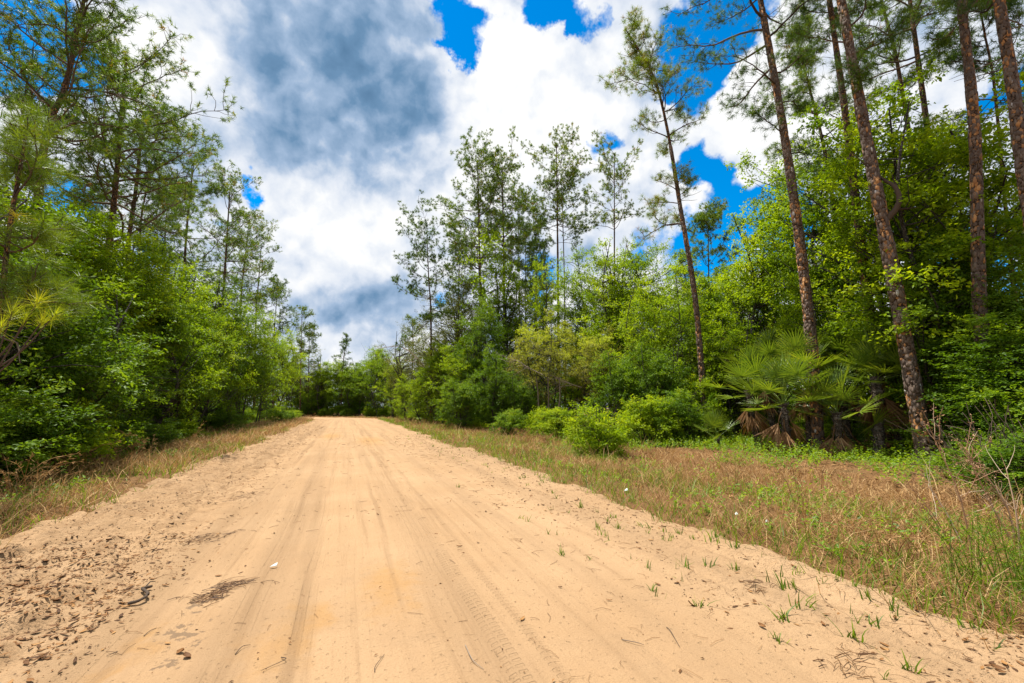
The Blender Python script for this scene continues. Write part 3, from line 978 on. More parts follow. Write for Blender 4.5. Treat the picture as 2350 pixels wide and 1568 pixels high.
LIB['bush_b'] = broad(152, 2.8, 1.6, -0.1, 80, 170, 0.10, 0.045, 0.5, 0.7, 5, 'bay', 0.03, tint=(0.25, 0.85), hue_h=0.15)
LIB['bush_c'] = broad(153, 2.6, 1.7, -0.08, 80, 170, 0.095, 0.05, 0.5, 0.6, 4, 'oak', 0.03, tint=(0.25, 0.8), hue_h=0.15)
LIB['pine_a'] = pine(201, 22, 0.20, 0.52, 3.6, 30, 16, 0.040, 0.24, split=False)
LIB['pine_b'] = pine(202, 20, 0.18, 0.45, 3.2, 30, 16, 0.040, 0.24, split=False)
LIB['pine_c'] = pine(203, 17, 0.14, 0.55, 2.6, 24, 16, 0.040, 0.24, dead_br=9, split=False)
LIB['pine_d'] = pine(204, 15, 0.13, 0.40, 3.0, 26, 16, 0.040, 0.24, split=False)
FILL = ['oak_a', 'oak_b', 'oak_c', 'lime_a', 'lime_b', 'bay_a', 'bay_c', 'olive_a']

TREE_R = random.Random(7)


def tree(kind, name, p, label, cat='tree', group=None, s=1.0, sz=None, rz=None, tilt=(0, 0)):
    return spawn(LIB[kind], name, float(p[0]), float(p[1]), label, cat, group, TREE_R.uniform(0, 6.28) if rz is None else rz, s, sz, tilt)


def hero_pine(seed, base, ups, label, r0, **kw):
    """A pine whose trunk runs from base through points straight over it."""
    base = np.array([base[0], base[1], 0.0])
    ctrl = [(0, 0, -0.15)] + [tuple(above(base, *u) - base) for u in ups]
    ext = kw.pop('ext', 0.0)
    if ext:
        a, b = np.array(ctrl[-2]), np.array(ctrl[-1])
        d = norm(b - a)
        ctrl.append(tuple(b + d * ext * 0.5))
        ctrl.append(tuple(b + (d + [0, 0, 0.3]) * ext * 0.9))
    lib = pine(seed, ctrl[-1][2], r0 * 0.88, path=ctrl, **kw)
    return spawn(lib, 'pine_tree', base[0], base[1], label, 'pine tree', None, 0.0)


def az_of(px_from, px_to):
    return 0


# camera-left and camera-right as compass angles for hand-set limbs
LEFT = math.pi + -YAW
RIGHT = -YAW

# --- tall pines by the palmettos
hero_pine(301, ground(1622, 1015), [(1597, 700), (1562, 480), (1530, 290), (1497, 170), (1435, 66)], 'slender leaning pine with sparse crown bending over its top, beside the palmettos', 0.165,
          crown0=0.66, Lmax=2.5, nbr=22, nn=26, nw=0.020, nl=0.25, dead_br=5, plates=True, topw=0.5, dens=0.8, elev=(5, 40), tt=(0.4, 0.9),
          extra=[(0.52, LEFT, 1.6, 10), (0.54, RIGHT, 1.0, 30), (0.50, 1.0, 0.9, 20), (0.56, -2.0, 1.2, 25), (0.55, LEFT + 0.6, 1.3, 20), (0.47, LEFT + .2, 2.6, 5), (0.47, LEFT - .4, 2.2, 8), (0.86, LEFT, 2.6, 0), (0.8, LEFT + 0.3, 2.5, -5), (0.75, RIGHT, 1.5, 10)])
hero_pine(302, ground(1880, 1042), [(1853, 700), (1803, 330), (1745, 0)], 'tall pine with orange flaking bark and long bare limb, behind the palmetto clump', 0.215,
          ext=7.5, crown0=0.66, Lmax=3.6, nbr=26, nn=26, nw=0.020, nl=0.25, dead_br=8, plates=True, tt=(0.15, 0.7),
          extra=[(0.645, LEFT, 4.0, 4), (0.625, LEFT + 0.15, 3.8, -8), (0.60, LEFT - 0.3, 3.0, -14), (0.50, RIGHT, 1.4, 15), (0.56, LEFT - 0.5, 2.6, -16), (0.58, RIGHT + 0.5, 2.4, 5), (0.53, LEFT + 0.5, 2.3, -10), (0.45, LEFT, 1.5, 0), (0.42, RIGHT + 0.3, 1.6, 10), (0.55, RIGHT, 2.2, 10), (0.61, RIGHT - 0.4, 2.8, 10)])
hero_pine(303, ground(2128, 1066), [(2062, 700), (1985, 300), (1930, 0)], 'thickest plated pine trunk standing by the dry weed stems', 0.23,
          ext=8.0, crown0=0.68, Lmax=3.2, nbr=22, nn=26, nw=0.020, nl=0.25, dead_br=5, plates=True, tt=(0.1, 0.6),
          extra=[(0.54, RIGHT, 2.2, 25), (0.56, LEFT, 1.7, 20), (0.51, RIGHT + 0.4, 1.9, 30), (0.48, LEFT + 0.5, 1.1, 20), (0.58, RIGHT - 0.3, 2.2, 20)])
b3 = far(2030, 20.5)
hero_pine(304, b3, [(1985, 640), (1945, 300), (1903, 0)], 'pine with pale flaked trunk running close alongside the thickest trunk', 0.20,
          ext=7.0, crown0=0.64, Lmax=2.6, nbr=18, nn=22, nw=0.024, nl=0.25, dead_br=9, plates=False, tt=(0.1, 0.6))
b4 = far(2268, 17.5)
hero_pine(305, b4, [(2250, 720), (2236, 300), (2205, 0)], 'straight dark pine trunk rising through the bright oak leaves', 0.185,
          ext=7.0, crown0=0.68, Lmax=2.4, nbr=16, nn=22, nw=0.024, nl=0.25, dead_br=5, plates=True, tt=(0.1, 0.6))
b5 = far(2440, 17.0)
hero_pine(306, b5, [(2352, 400), (2325, 200), (2292, 0)], 'pine trunk with pale lichen flakes at the outer edge of the view', 0.21,
          ext=6.0, crown0=0.62, Lmax=2.6, nbr=16, nn=22, nw=0.024, nl=0.25, dead_br=8, plates=True, tt=(0.1, 0.6))
b6 = far(1965, 25.0)
hero_pine(307, b6, [(1937, 660), (1893, 350), (1838, 130)], 'thin crooked pine with forked twiggy top between the two thick trunks', 0.15,
          ext=1.6, crown0=0.60, Lmax=2.9, nbr=24, nn=19, nw=0.030, nl=0.25, dead_br=10, tt=(0.15, 0.7))
b7 = far(2190, 25.0)
hero_pine(308, b7, [(2172, 610), (2140, 380), (2088, 0)], 'pine behind the bright oak, its upper trunk showing above the leaves', 0.20,
          ext=4.0, crown0=0.66, Lmax=3.2, nbr=20, nn=19, nw=0.030, nl=0.25, tt=(0.2, 0.7))
b8 = far(2150, 27.0)
hero_pine(309, b8, [(2110, 480), (2060, 150), (2030, 30)], 'second pine behind the bright oak with leaning upper trunk', 0.18,
          ext=3.0, crown0=0.66, Lmax=3.2, nbr=20, nn=19, nw=0.030, nl=0.25, tt=(0.2, 0.7))
b9 = far(2345, 24.0)
hero_pine(310, b9, [(2310, 500), (2282, 200), (2262, 90)], 'thin pine between the two outermost trunks', 0.10,
          ext=2.5, crown0=0.58, Lmax=2.4, nbr=20, nn=19, nw=0.030, nl=0.25, tt=(0.1, 0.6))

# --- pines in the middle distance
MIDP = [
    (401, 990, 44, [(989, 720), (984, 640), (980, 528)], 'lone pine with long level boughs standing out against the clouds', 0.15, dict(crown0=0.55, Lmax=3.3, nbr=20, elev=(-22, 45), extra=[(0.53, LEFT, 4.2, -28), (0.64, LEFT, 4.2, 0), (0.68, LEFT + 0.2, 3.8, 5), (0.60, RIGHT, 2.2, 5)])),
    (402, 1103, 43, [(1103, 700), (1099, 520), (1096, 368)], 'full-crowned pine, tall and dense, first of the tall group', 0.20, dict(crown0=0.52, Lmax=3.5, nbr=40, elev=(-5, 50), extra=[(0.8, LEFT, 4.4, 8), (0.66, LEFT, 3.8, -5), (0.62, RIGHT, 3.6, -8), (0.7, RIGHT, 3.4, -5)])),
    (403, 1158, 45, [(1157, 700), (1155, 520), (1152, 372)], 'umbrella-crowned pine next to the dense tall one', 0.20, dict(crown0=0.60, Lmax=3.3, nbr=34, elev=(10, 55), extra=[(0.66, RIGHT, 3.2, 0)])),
    (404, 1281, 44, [(1281, 700), (1279, 500), (1277, 332)], 'tallest middle pine with open rounded head', 0.19, dict(crown0=0.68, Lmax=3.0, nbr=28, elev=(0, 60), dens=0.85)),
    (405, 1296, 45.5, [(1296, 700), (1292, 520), (1288, 420)], 'thin pine standing against the trunk of the tallest middle pine', 0.13, dict(crown0=0.72, Lmax=2.8, nbr=20, elev=(0, 50), dens=0.8)),
    (406, 1409, 43, [(1410, 700), (1410, 500), (1410, 352)], 'forked sparse pine top just over the bright saplings', 0.14, dict(crown0=0.70, Lmax=3.1, nbr=18, elev=(25, 60), dens=0.75, extra=[(0.7, LEFT, 3.0, 40), (0.7, RIGHT, 3.6, 35)])),
    (407, 1052, 47, [(1052, 700), (1054, 600), (1053, 535)], 'shorter pine between the lone pine and the dense tall one', 0.12, dict(crown0=0.55, Lmax=2.6, nbr=22)),
    (408, 1192, 52, [(1192, 700), (1190, 560), (1189, 440)], 'slim pine behind the umbrella-crowned one', 0.13, dict(crown0=0.72, Lmax=2.4, nbr=18)),
    (409, 1232, 50, [(1232, 700), (1231, 600), (1229, 500)], 'short dark pine left of the tallest middle pine', 0.12, dict(crown0=0.55, Lmax=2.2, nbr=22)),
    (410, 1630, 38, [(1628, 700), (1626, 600), (1625, 490)], 'small bushy pine in the blue gap behind the slender leaning pine', 0.11, dict(crown0=0.5, Lmax=2.0, nbr=24)),
    (411, 1205, 47, [(1206, 700), (1206, 600), (1207, 520)], 'thin pole pine with tufted top in the middle group', 0.10, dict(crown0=0.66, Lmax=2.0, nbr=16)),
]
for seed, px, d, ups, lab, r0, kw in MIDP:
    kw['Lmax'] = kw['Lmax'] * 1.5
    kw['nbr'] = int(kw['nbr'] * 1.2)
    hero_pine(seed, far(px, d), ups, lab, r0, nn=17, nw=0.058, nl=0.25, tt=(0.2, 0.78), topw=0.8, **kw)

# --- pines along the other side of the road
LEFTP = [
    (501, far(238, 24), [(240, 680), (265, 430), (280, 250), (290, 130)], 'big round-headed pine leading the row left of the road', 0.20, dict(crown0=0.58, Lmax=3.9, nbr=38, nn=24, nw=0.018, elev=(-10, 55), extra=[(0.50, RIGHT, 4.0, 12), (0.56, LEFT, 3.8, 10), (0.62, RIGHT, 3.8, 12), (0.7, RIGHT, 3.4, 18), (0.66, RIGHT + 0.3, 4.0, 8)])),
    (502, far(75, 20), [(95, 380), (150, 200), (180, 60)], 'tallest pine over the left trees, its fork cut by the top edge', 0.19, dict(ext=1.2, crown0=0.62, Lmax=3.2, nbr=26, nn=24, nw=0.018, elev=(0, 55))),
    (503, far(288, 29), [(292, 600), (311, 440), (330, 260)], 'pine with sunlit pale trunk behind the big round-headed one', 0.19, dict(crown0=0.62, Lmax=3.2, nbr=24, nn=20, nw=0.022)),
    (504, far(316, 33), [(320, 560), (335, 440), (350, 360)], 'thin dark pine just behind the sunlit trunk', 0.13, dict(crown0=0.60, Lmax=2.6, nbr=20, nn=20, nw=0.022)),
    (505, far(418, 36), [(424, 600), (436, 450), (445, 370)], 'pine with wide low boughs over the blue gap', 0.15, dict(crown0=0.52, Lmax=3.6, nbr=26, nn=20, nw=0.022, elev=(-15, 50), extra=[(0.6, RIGHT, 4.4, 6)])),
    (506, far(508, 46), [(512, 700), (520, 560), (528, 430)], 'dense dark pine halfway down the left row', 0.19, dict(crown0=0.55, Lmax=3.8, nbr=34, nn=18, nw=0.026)),
    (507, far(545, 52), [(552, 700), (562, 600), (570, 520)], 'pine leaning out towards the road, halfway down the left row', 0.15, dict(crown0=0.58, Lmax=3.6, nbr=26, nn=18, nw=0.026, extra=[(0.55, RIGHT, 4.4, 15), (0.6, RIGHT, 4.0, 20)])),
    (508, far(585, 60), [(588, 720), (594, 640), (600, 560)], 'round-topped pine near the far end of the left row', 0.16, dict(crown0=0.58, Lmax=3.8, nbr=28, nn=18, nw=0.028)),
    (509, far(628, 66), [(630, 760), (634, 700), (638, 645)], 'low spreading pine near the bend of the road', 0.13, dict(crown0=0.55, Lmax=3.4, nbr=26, nn=18, nw=0.028)),
    (510, far(690, 84), [(691, 800), (692, 760), (693, 712)], 'small pine at the bend, taller of the last two', 0.13, dict(crown0=0.55, Lmax=2.8, nbr=24, nn=16, nw=0.034)),
    (511, far(708, 86), [(709, 810), (710, 780), (711, 745)], 'small pine at the bend, shorter of the last two', 0.12, dict(crown0=0.5, Lmax=2.6, nbr=22, nn=16, nw=0.034)),
    (512, far(20, 26), [(40, 400), (60, 280), (75, 200)], 'pine half hidden behind the tallest one at the left edge', 0.16, dict(crown0=0.58, Lmax=3.4, nbr=26, nn=22, nw=0.020)),
    (513, far(370, 41), [(378, 560), (386, 470), (392, 410)], 'narrow pine in the gap beside the wide-boughed one', 0.12, dict(crown0=0.60, Lmax=2.4, nbr=22, nn=18, nw=0.024)),
]
for seed, b, ups, lab, r0, kw in LEFTP:
    kw = dict(nl=0.21) | kw
    kw['nn'] = int(kw["nn"] * 0.75)
    kw['nbr'] = int(kw['nbr'] * 0.95)
    kw['nw'] = kw['nw'] * 2.0
    kw['tt'] = (0.15, 0.78)
    kw['topw'] = 0.65
    kw['Lmax'] = kw['Lmax'] * 1.12
    hero_pine(seed, b, ups, lab, r0, **kw)

# --- young pine close by at the left edge, with long bright needles
yb = far(-20, 11.0)
hero_pine(601, yb, [(2, 690), (22, 520), (48, 380), (62, 285)], 'young pine with long drooping needles at the left edge', 0.075,
          crown0=0.45, Lmax=1.3, nbr=14, nn=45, nw=0.012, nl=0.26, mat='young', dens=0.34, dead_br=2, elev=(0, 45), tt=(0.0, 0.3))
nb_, bb_ = MB(), MB()
rng = np.random.default_rng(611)
yb2 = far(-60, 8.6)
sapl_t = [np.array([0, 0, -0.1]), np.array([0.05, 0.02, 0.9]), np.array([0.0, 0.05, 1.7]), np.array([0.02, 0.08, 2.5])]
tube(bb_, smooth_path(sapl_t, 10), np.linspace(0.045, 0.015, 10), 7)
TP, TD = [], []
b0 = np.array([yb2[0], yb2[1], 0.0])
for (px, py), z in [((90, 690), 2.1), ((30, 712), 2.0), ((128, 722), 2.0), ((60, 728), 1.9), ((100, 735), 1.9), ((5, 745), 1.8)]:
    tgt = above(b0, px, py) - b0
    a = np.array([0.02, 0.08, z])
    q = smooth_path([a, a * 0.5 + tgt * 0.5 + [0, 0, -0.12], tgt], 6)
    tube(bb_, q, np.linspace(0.014, 0.007, 6), 5)
    for k in range(1):
        TP.append(q[-1] - (q[-1] - q[-2]) * 0.5 * k); TD.append(norm(q[-1] - q[-2]) * 0.7 + [0, 0, 0.5])
needles(nb_, np.array(TP), np.array(TD), rng, 80, 0.27, 0.008, 0.8, 0.6, 0.9, 0.0)
spawn([('trunk', bb_.mesh('sapling_trunk', M['branchbark'], True)), ('crown', nb_.mesh('sapling_crown', M['young']))], 'pine_sapling', yb2[0], yb2[1],
      'pine sapling with bright yellow-green needle fans at the left edge', 'pine sapling', None, 0.0)

# ------------------------------------------------------------------ roadside trees and shrubs, one by one
ROW = [
    # far side of the bend, seen down the road
    ('oak_c', 740, 85, 1.25, 815, 'green rounded tree at the bend where the road vanishes'),
    ('oak_b', 775, 85, 1.0, 820, 'mid-green tree closing the view straight down the road'),
    ('oak_c', 812, 82, 1.15, 815, 'bright oak on the outside of the road bend'),
    ('lime_b', 845, 79, 1.2, 800, 'yellow-green tree leaning to the road at the bend'),
    ('oak_c', 872, 75, 1.05, 790, 'oak with low skirts past the small palmetto'),
    ('oak_c', 862, 87, 1.3, 780, 'taller oak behind the bend trees'),
    # left side, from the bend to the camera
    ('olive_a', 700, 89, 1.2, 800, 'rounded olive-green live oak at the inside of the bend'),
    ('lime_b', 655, 90, 0.9, 770, 'yellow-green shrub tree beside the live oak at the bend'),
    ('oak_c', 622, 54, 1.0, 730, 'oak with layered leaves before the live oak'),
    ('lime_b', 590, 46, 1.05, 720, 'bright spring-green sapling over the far verge grass'),
    ('bay_a', 560, 42, 1.0, 720, 'dark shrub tree reaching the ground by the verge'),
    ('oak_b', 530, 40, 0.9, 660, 'oak leaning over the dark shrub on the left'),
    ('bay_c', 480, 34, 0.95, 640, 'dense bay tree in the middle of the left thicket'),
    ('oak_c', 440, 32, 1.0, 620, 'leafy oak below the wide-boughed pine'),
    ('bay_a', 410, 28, 1.05, 680, 'dark glossy shrub tree behind the dry plume grass'),
    ('lime_b', 370, 30, 1.05, 600, 'light green young oak beside the sunlit pine trunk'),
    ('oak_c', 330, 25, 0.95, 600, 'oak with drooping sprays over the left verge'),
    ('bay_c', 280, 24, 0.9, 590, 'dark tree around the base of the big round-headed pine'),
    ('oak_b', 205, 22, 0.85, 480, 'oak filling in left of the big round-headed pine'),
    ('bay_a', 170, 19, 0.95, 640, 'shaded shrub tree above the arching dry grass'),
    ('lime_a', 120, 21, 1.0, 400, 'tall airy light green tree at the left behind the young pine'),
    ('oak_b', 40, 20, 1.0, 360, 'oak with bright top at the left edge'),
    ('bay_b', 95, 15.5, 1.0, 720, 'dark bush under the pine sapling'),
    ('bay_a', -60, 15, 1.0, 420, 'dark shrub tree cut by the left edge'),
    ('bush_b', 10, 13.2, 1.0, 880, 'light-tipped bush low at the left edge'),
    ('bush_c', 75, 14.2, 0.9, 900, 'bright bush beside the light-tipped one'),
    ('oak_a', 380, 38, 1.0, 600, 'tall oak standing behind the left thicket'),
    ('oak_a', 150, 25, 1.0, 470, 'tall oak among the left pines behind the young pine'),
    ('oak_b', 330, 33, 1.0, 540, 'tall oak between the sunlit trunk and wide-boughed pine'),
    ('lime_a', 215, 27, 1.0, 500, 'slim light green tree behind the big round-headed pine'),
    # right side, from the bend to the camera
    ('olive_a', 940, 60, 1.05, 745, 'brownish olive live oak with broken pale limbs'),
    ('oak_c', 905, 66, 0.85, 800, 'small oak in front of the brownish live oak'),
    ('lime_b', 925, 50, 0.6, 860, 'low lime-green tree at the verge by the brownish live oak'),
    ('oak_c', 1010, 42, 0.95, 760, 'bright layered oak right of the brownish live oak'),
    ('olive_a', 1005, 52, 1.0, 700, 'olive-brown oak rising under the lone pine'),
    ('bay_c', 1105, 35, 1.0, 690, 'dark pointed tree rising over the bright layered oak'),
    ('oak_c', 1065, 35, 0.9, 770, 'sunlit oak with low sweeping branches by the road'),
    ('bay_a', 1135, 30, 0.8, 800, 'dark leafy shrub tree with branches near the ground'),
    ('tan_a', 1250, 30, 1.05, 735, 'yellow-topped tan shrub tree brightest of the right thicket'),
    ('tan_a', 1370, 29, 0.95, 760, 'second tan and yellow shrub tree beside the brightest one'),
    ('bay_b', 1195, 29, 0.75, 860, 'shady bush tucked under the tan shrub tree'),
    ('olive_a', 1050, 46, 0.9, 610, 'grey-olive oak below the dense tall pine'),
    ('lime_b', 1140, 40, 1.1, 535, 'spreading spring-green tree crown in front of the tall pines'),
    ('olive_a', 1180, 44, 0.85, 590, 'crooked-limbed oak among the tall pine trunks'),
    ('lime_a', 1250, 38, 1.0, 550, 'airy sapling in front of the tallest middle pine'),
    ('lime_a', 1330, 36, 1.0, 530, 'airy light sapling next to the tallest middle pine'),
    ('lime_a', 1395, 35, 1.1, 540, 'airy sapling below the forked pine top'),
    ('oak_b', 1440, 33, 1.0, 530, 'leafy oak left of the slender leaning pine'),
    ('oak_b', 1510, 31, 1.0, 520, 'bright oak directly behind the slender leaning pine'),
    ('lime_b', 1480, 25, 0.85, 640, 'light green shrub tree left of the slender trunk'),
    ('lime_b', 1560, 25, 0.9, 610, 'light green shrub tree behind the slender trunk'),
    ('oak_c', 1640, 28, 1.0, 590, 'oak behind the left palmetto fans'),
    ('bay_b', 1430, 24, 0.9, 800, 'dark bush beside the bright round bush'),
    ('bay_c', 1720, 28, 1.0, 610, 'bluish-green oak in the dip under the blue gap'),
    ('oak_c', 1790, 26, 1.05, 450, 'oak whose crown fills the space between the two thick trunks'),
    ('lime_b', 1690, 23.5, 0.8, 700, 'pale thicket tree behind the palmettos'),
    ('oak_a', 1830, 29, 1.0, 340, 'tall open oak with leaves against the blue'),
    ('oak_a', 1960, 24, 1.0, 330, 'tall oak behind the thickest pine trunk'),
    ('bay_c', 1920, 23.5, 0.85, 560, 'dark tree behind the right palmetto crown'),
    ('oak_a', 2080, 22, 1.12, 140, 'tallest bright oak with bare twigs inside its crown'),
    ('oak_b', 2180, 20, 1.15, 200, 'bright oak right of the straight dark trunk'),
    ('oak_a', 2290, 20, 1.05, 200, 'large leafy oak at the right edge'),
    ('oak_c', 2130, 21.5, 0.8, 560, 'low oak behind the thickest pine trunk'),
    ('bay_c', 2250, 19, 0.8, 480, 'dark mid-height tree at the right'),
    ('bay_a', 2235, 19.5, 0.8, 680, 'dark glossy shrub right of the thickest pine trunk'),
    ('bay_a', 2330, 18.5, 0.9, 690, 'large shady shrub at the right edge'),
    ('bay_b', 2290, 17.5, 0.75, 900, 'shaded bush behind the dry weed stems'),
    ('bush_b', 2150, 18.2, 0.8, 960, 'low bright-tipped bush at the foot of the thickest pine'),
    ('bush_b', 2400, 15, 1.0, 880, 'bush cut by the right edge above the dry weeds'),
    ('bay_a', 2440, 18, 1.0, 600, 'tall shrub just outside the right edge leaning in'),
    # brush at the near right edge
    ('bush_b', 2420, 11.5, 0.8, 985, 'dark brush thicket at the right edge above the herb'),
    ('bay_c', 2400, 16, 0.8, 720, 'tall dark shrub at the right edge behind the dry weeds'),
    ('bush_b', 2300, 14, 0.75, 1010, 'low dark bush behind the branching dead weed'),
    # shrubs along the front of the right thicket
    ('bush_c', 1480, 19.5, 0.9, 900, 'mid-green shrub between the bright round bush and slender pine'),
    ('bush_b', 1560, 20.0, 0.9, 890, 'dark shrub just left of the slender pine foot'),
    ('bush_c', 1600, 22.5, 1.0, 850, 'leafy shrub right behind the slender pine foot'),
    ('bay_b', 1515, 22.5, 0.85, 780, 'tall bush in front of the light green shrub tree'),
    ('bush_c', 1285, 22.5, 0.9, 930, 'shrub under the tan trees nearest the road'),
    ('bush_b', 1170, 25.5, 0.8, 930, 'shrub at the front of the dark leafy shrub tree'),
    ('bay_b', 1060, 31, 0.8, 860, 'bush closing the foot of the sunlit oak'),
    ('oak_c', 975, 45, 0.8, 830, 'low spreading oak at the verge by the bright layered oak'),
    ('bay_b', 752, 91, 1.3, 895, 'dark shrub closing the gap straight past the bend'),
    ('bay_b', 800, 89, 1.3, 890, 'second dark shrub past the bend, under the bright oak'),
    ('bush_b', 640, 86, 1.4, 925, 'dark bush across the road where it turns off left'),
    # small bushes along the verge
    ('bush_a', 1372, 15.6, 1.2, 915, 'bright round green bush standing out on the right verge'),
    ('bush_a', 1325, 17.5, 0.8, 965, 'small bush left of the bright round one'),
    ('bush_a', 1095, 31, 0.8, 960, 'small leafy bush in the dry grass under the dark shrub tree'),
    ('bush_a', 1238, 25, 0.7, 930, 'slim sprout bush in front of the tan shrub tree'),
    ('bush_c', 1530, 22.5, 0.8, 960, 'low bush at the foot of the slender leaning pine'),
    ('bush_c', 1010, 44, 0.8, 940, 'low bush on the verge below the bright layered oak'),
    ('bush_c', 965, 52, 0.9, 935, 'low bush by the small palmetto'),
    ('bush_b', 640, 48, 0.9, 930, 'low bush at the end of the left verge'),
    ('bush_b', 712, 87, 1.3, 925, 'dark bush at the inside of the bend, closing the gap'),
    ('bush_c', 672, 57, 0.8, 940, 'rounded bush beside the live oak at the bend'),
    ('bay_b', 722, 88, 1.2, 880, 'dark shrub where the road vanishes behind the verge'),
    ('bush_b', 520, 33, 0.9, 940, 'dark bush at the foot of the left thicket'),
    ('bush_c', 420, 25, 0.8, 960, 'bush peering over the plume grass'),
    ('bush_b', 300, 20, 0.9, 950, 'dark bush behind the arching grass'),
    ('bush_b', 180, 17, 0.9, 960, 'dark low bush near the left edge'),
]
NOM = {'oak_a': 12.0, 'oak_b': 11.0, 'oak_c': 9.0, 'lime_a': 10.5, 'lime_b': 8.5, 'bay_a': 6.5, 'bay_b': 5.0, 'bay_c': 8.5, 'tan_a': 6.4, 'olive_a': 8.5, 'bush_a': 1.7, 'bush_b': 2.8, 'bush_c': 2.6}
for kind, px, d, s, top, lab in ROW:
    name = 'shrub' if kind.startswith('bush') else ('shrub_tree' if kind[:3] in ('bay', 'tan') else 'broadleaf_tree')
    p = far(px, d)
    zf = above(p, px, top)[2] / (0.93 * NOM[kind])
    tree(kind, name, p, lab, 'shrub' if kind.startswith('bush') else 'tree', None, max(s, 0.72 * zf), zf)

LOOK = {'oak': 'mid-green leafy tree', 'lim': 'light green leafy tree', 'bay': 'dark green leafy tree', 'oli': 'olive-brown leafy tree', 'bush_b': 'dark narrow-leaved bush', 'bush_c': 'mid-green rounded bush', 'bay_b': 'tall dark shrub'}


def ZONE(x, y):
    s_, t_ = st(x, y)
    if t_ < 0:
        return 'left of the road, near stretch' if y < 35 else ('left of the road, middle stretch' if y < 58 else 'inside the road bend')
    if y > 62:
        return 'beyond the road bend'
    b_ = math.degrees(math.atan2(x, y))
    return 'behind the middle pines' if b_ < 32 else ('behind the slender leaning pine' if b_ < 45 else 'behind the palmettos and thick pines')


# the wood behind: trees that only show through the gaps
rng = np.random.default_rng(77)
placed = []
CAMD = np.array([math.sin(YAW), math.cos(YAW)])
tries = 0
while len(placed) < 230 and tries < 20000:
    tries += 1
    x, y = rng.uniform(-55, 62), rng.uniform(6, 135)
    s_, t_ = st(x, y)
    if y > 60 and x < -30:
        continue
    if not ((-34 < t_ < -13) or (17.5 < t_ < 46 and y < 70) or (12 < t_ < 34 and y >= 60)):
        continue
    dd = math.hypot(x, y)
    b = math.degrees(math.atan2(x, y)) - math.degrees(YAW)
    if abs(b) > 54 or dd < 21:
        continue
    if any((x - a) ** 2 + (y - c) ** 2 < 16.5 for a, c in placed):
        continue
    placed.append((x, y))
    near = dd < 34
    if rng.random() < (0.2 if t_ > 0 else 0.08):
        k = ['pine_a', 'pine_b', 'pine_c', 'pine_d'][rng.integers(4)]
        sc_ = rng.uniform(0.6, 0.85)
        tree(k, 'pine_tree', (x, y), 'pine standing back in the wood ' + ZONE(x, y), 'pine tree', 'pines back in the wood ' + ZONE(x, y), sc_, sc_)
    else:
        k = FILL[rng.integers(len(FILL))]
        sc_ = rng.uniform(0.95, 1.25) * (0.72 if (t_ > 0 and y < 26) else (0.8 if t_ < 0 and y < 45 else 1.0))
        tree(k, 'broadleaf_tree', (x, y), LOOK[k[:3]] + ' back in the wood ' + ZONE(x, y), 'tree', LOOK[k[:3]] + 's back in the wood ' + ZONE(x, y), sc_, sc_)

# understorey scrub that closes the view at eye level
placed2 = []
tries = 0
while len(placed2) < 190 and tries < 20000:
    tries += 1
    x, y = rng.uniform(-30, 45), rng.uniform(8, 105)
    s_, t_ = st(x, y)
    edge = 9.6 if y > 30 else 18.6
    if not ((-18 < t_ < -9.0) or (edge < t_ < edge + 9)):
        continue
    b = math.degrees(math.atan2(x, y)) - math.degrees(YAW)
    if abs(b) > 54 or math.hypot(x, y) < 14:
        continue
    if any((x - a) ** 2 + (y - c) ** 2 < 5 for a, c in placed2):
        continue
    placed2.append((x, y))
    k = ['bush_b', 'bush_c', 'bay_b', 'bush_b'][rng.integers(4)]
    sc_ = rng.uniform(0.6, 1.0)
    tree(k, 'shrub', (x, y), 'shaded understorey ' + LOOK[k] + ' ' + ZONE(x, y), 'shrub', 'understorey ' + LOOK[k] + 's ' + ZONE(x, y), sc_, sc_ * rng.uniform(0.7, 1.0))

# ------------------------------------------------------------------ broken pale limb in the brownish live oak
rng = np.random.default_rng(701)


def dead_limb(name, base, pts_px, label, seed, r=0.06, nb=7, tint=1.0):
    rg = np.random.default_rng(seed)
    b = np.array([base[0], base[1], 0.0])
    main = smooth_path([above(b, *p) for p in pts_px], 9)
    o0 = main[0].copy()
    mb = MB()
    tube(mb, main - o0, np.linspace(r, r * 0.35, 9), 6, tint)
    o = obj(name, None, None, tuple(o0), label=label, category='dead branch')
    obj('limb', mb.mesh('dead_limb', M['twig'], True), o)
    tw = MB()
    for k in range(nb):
        i = rg.integers(2, 9)
        d = norm(main[min(i, 8)] - main[i - 1]) + rg.normal(0, 0.5, 3)
        pts, _ = wander(rg, main[i] - o0, norm(d), rg.uniform(0.5, 1.6), 6, 0.16, 0.0)
        tube(tw, pts, np.linspace(r * 0.4, 0.006, 7), 4, tint - rg.uniform(0, 0.3))
    obj('twigs', tw.mesh('dead_twigs', M['twig'], True), o)


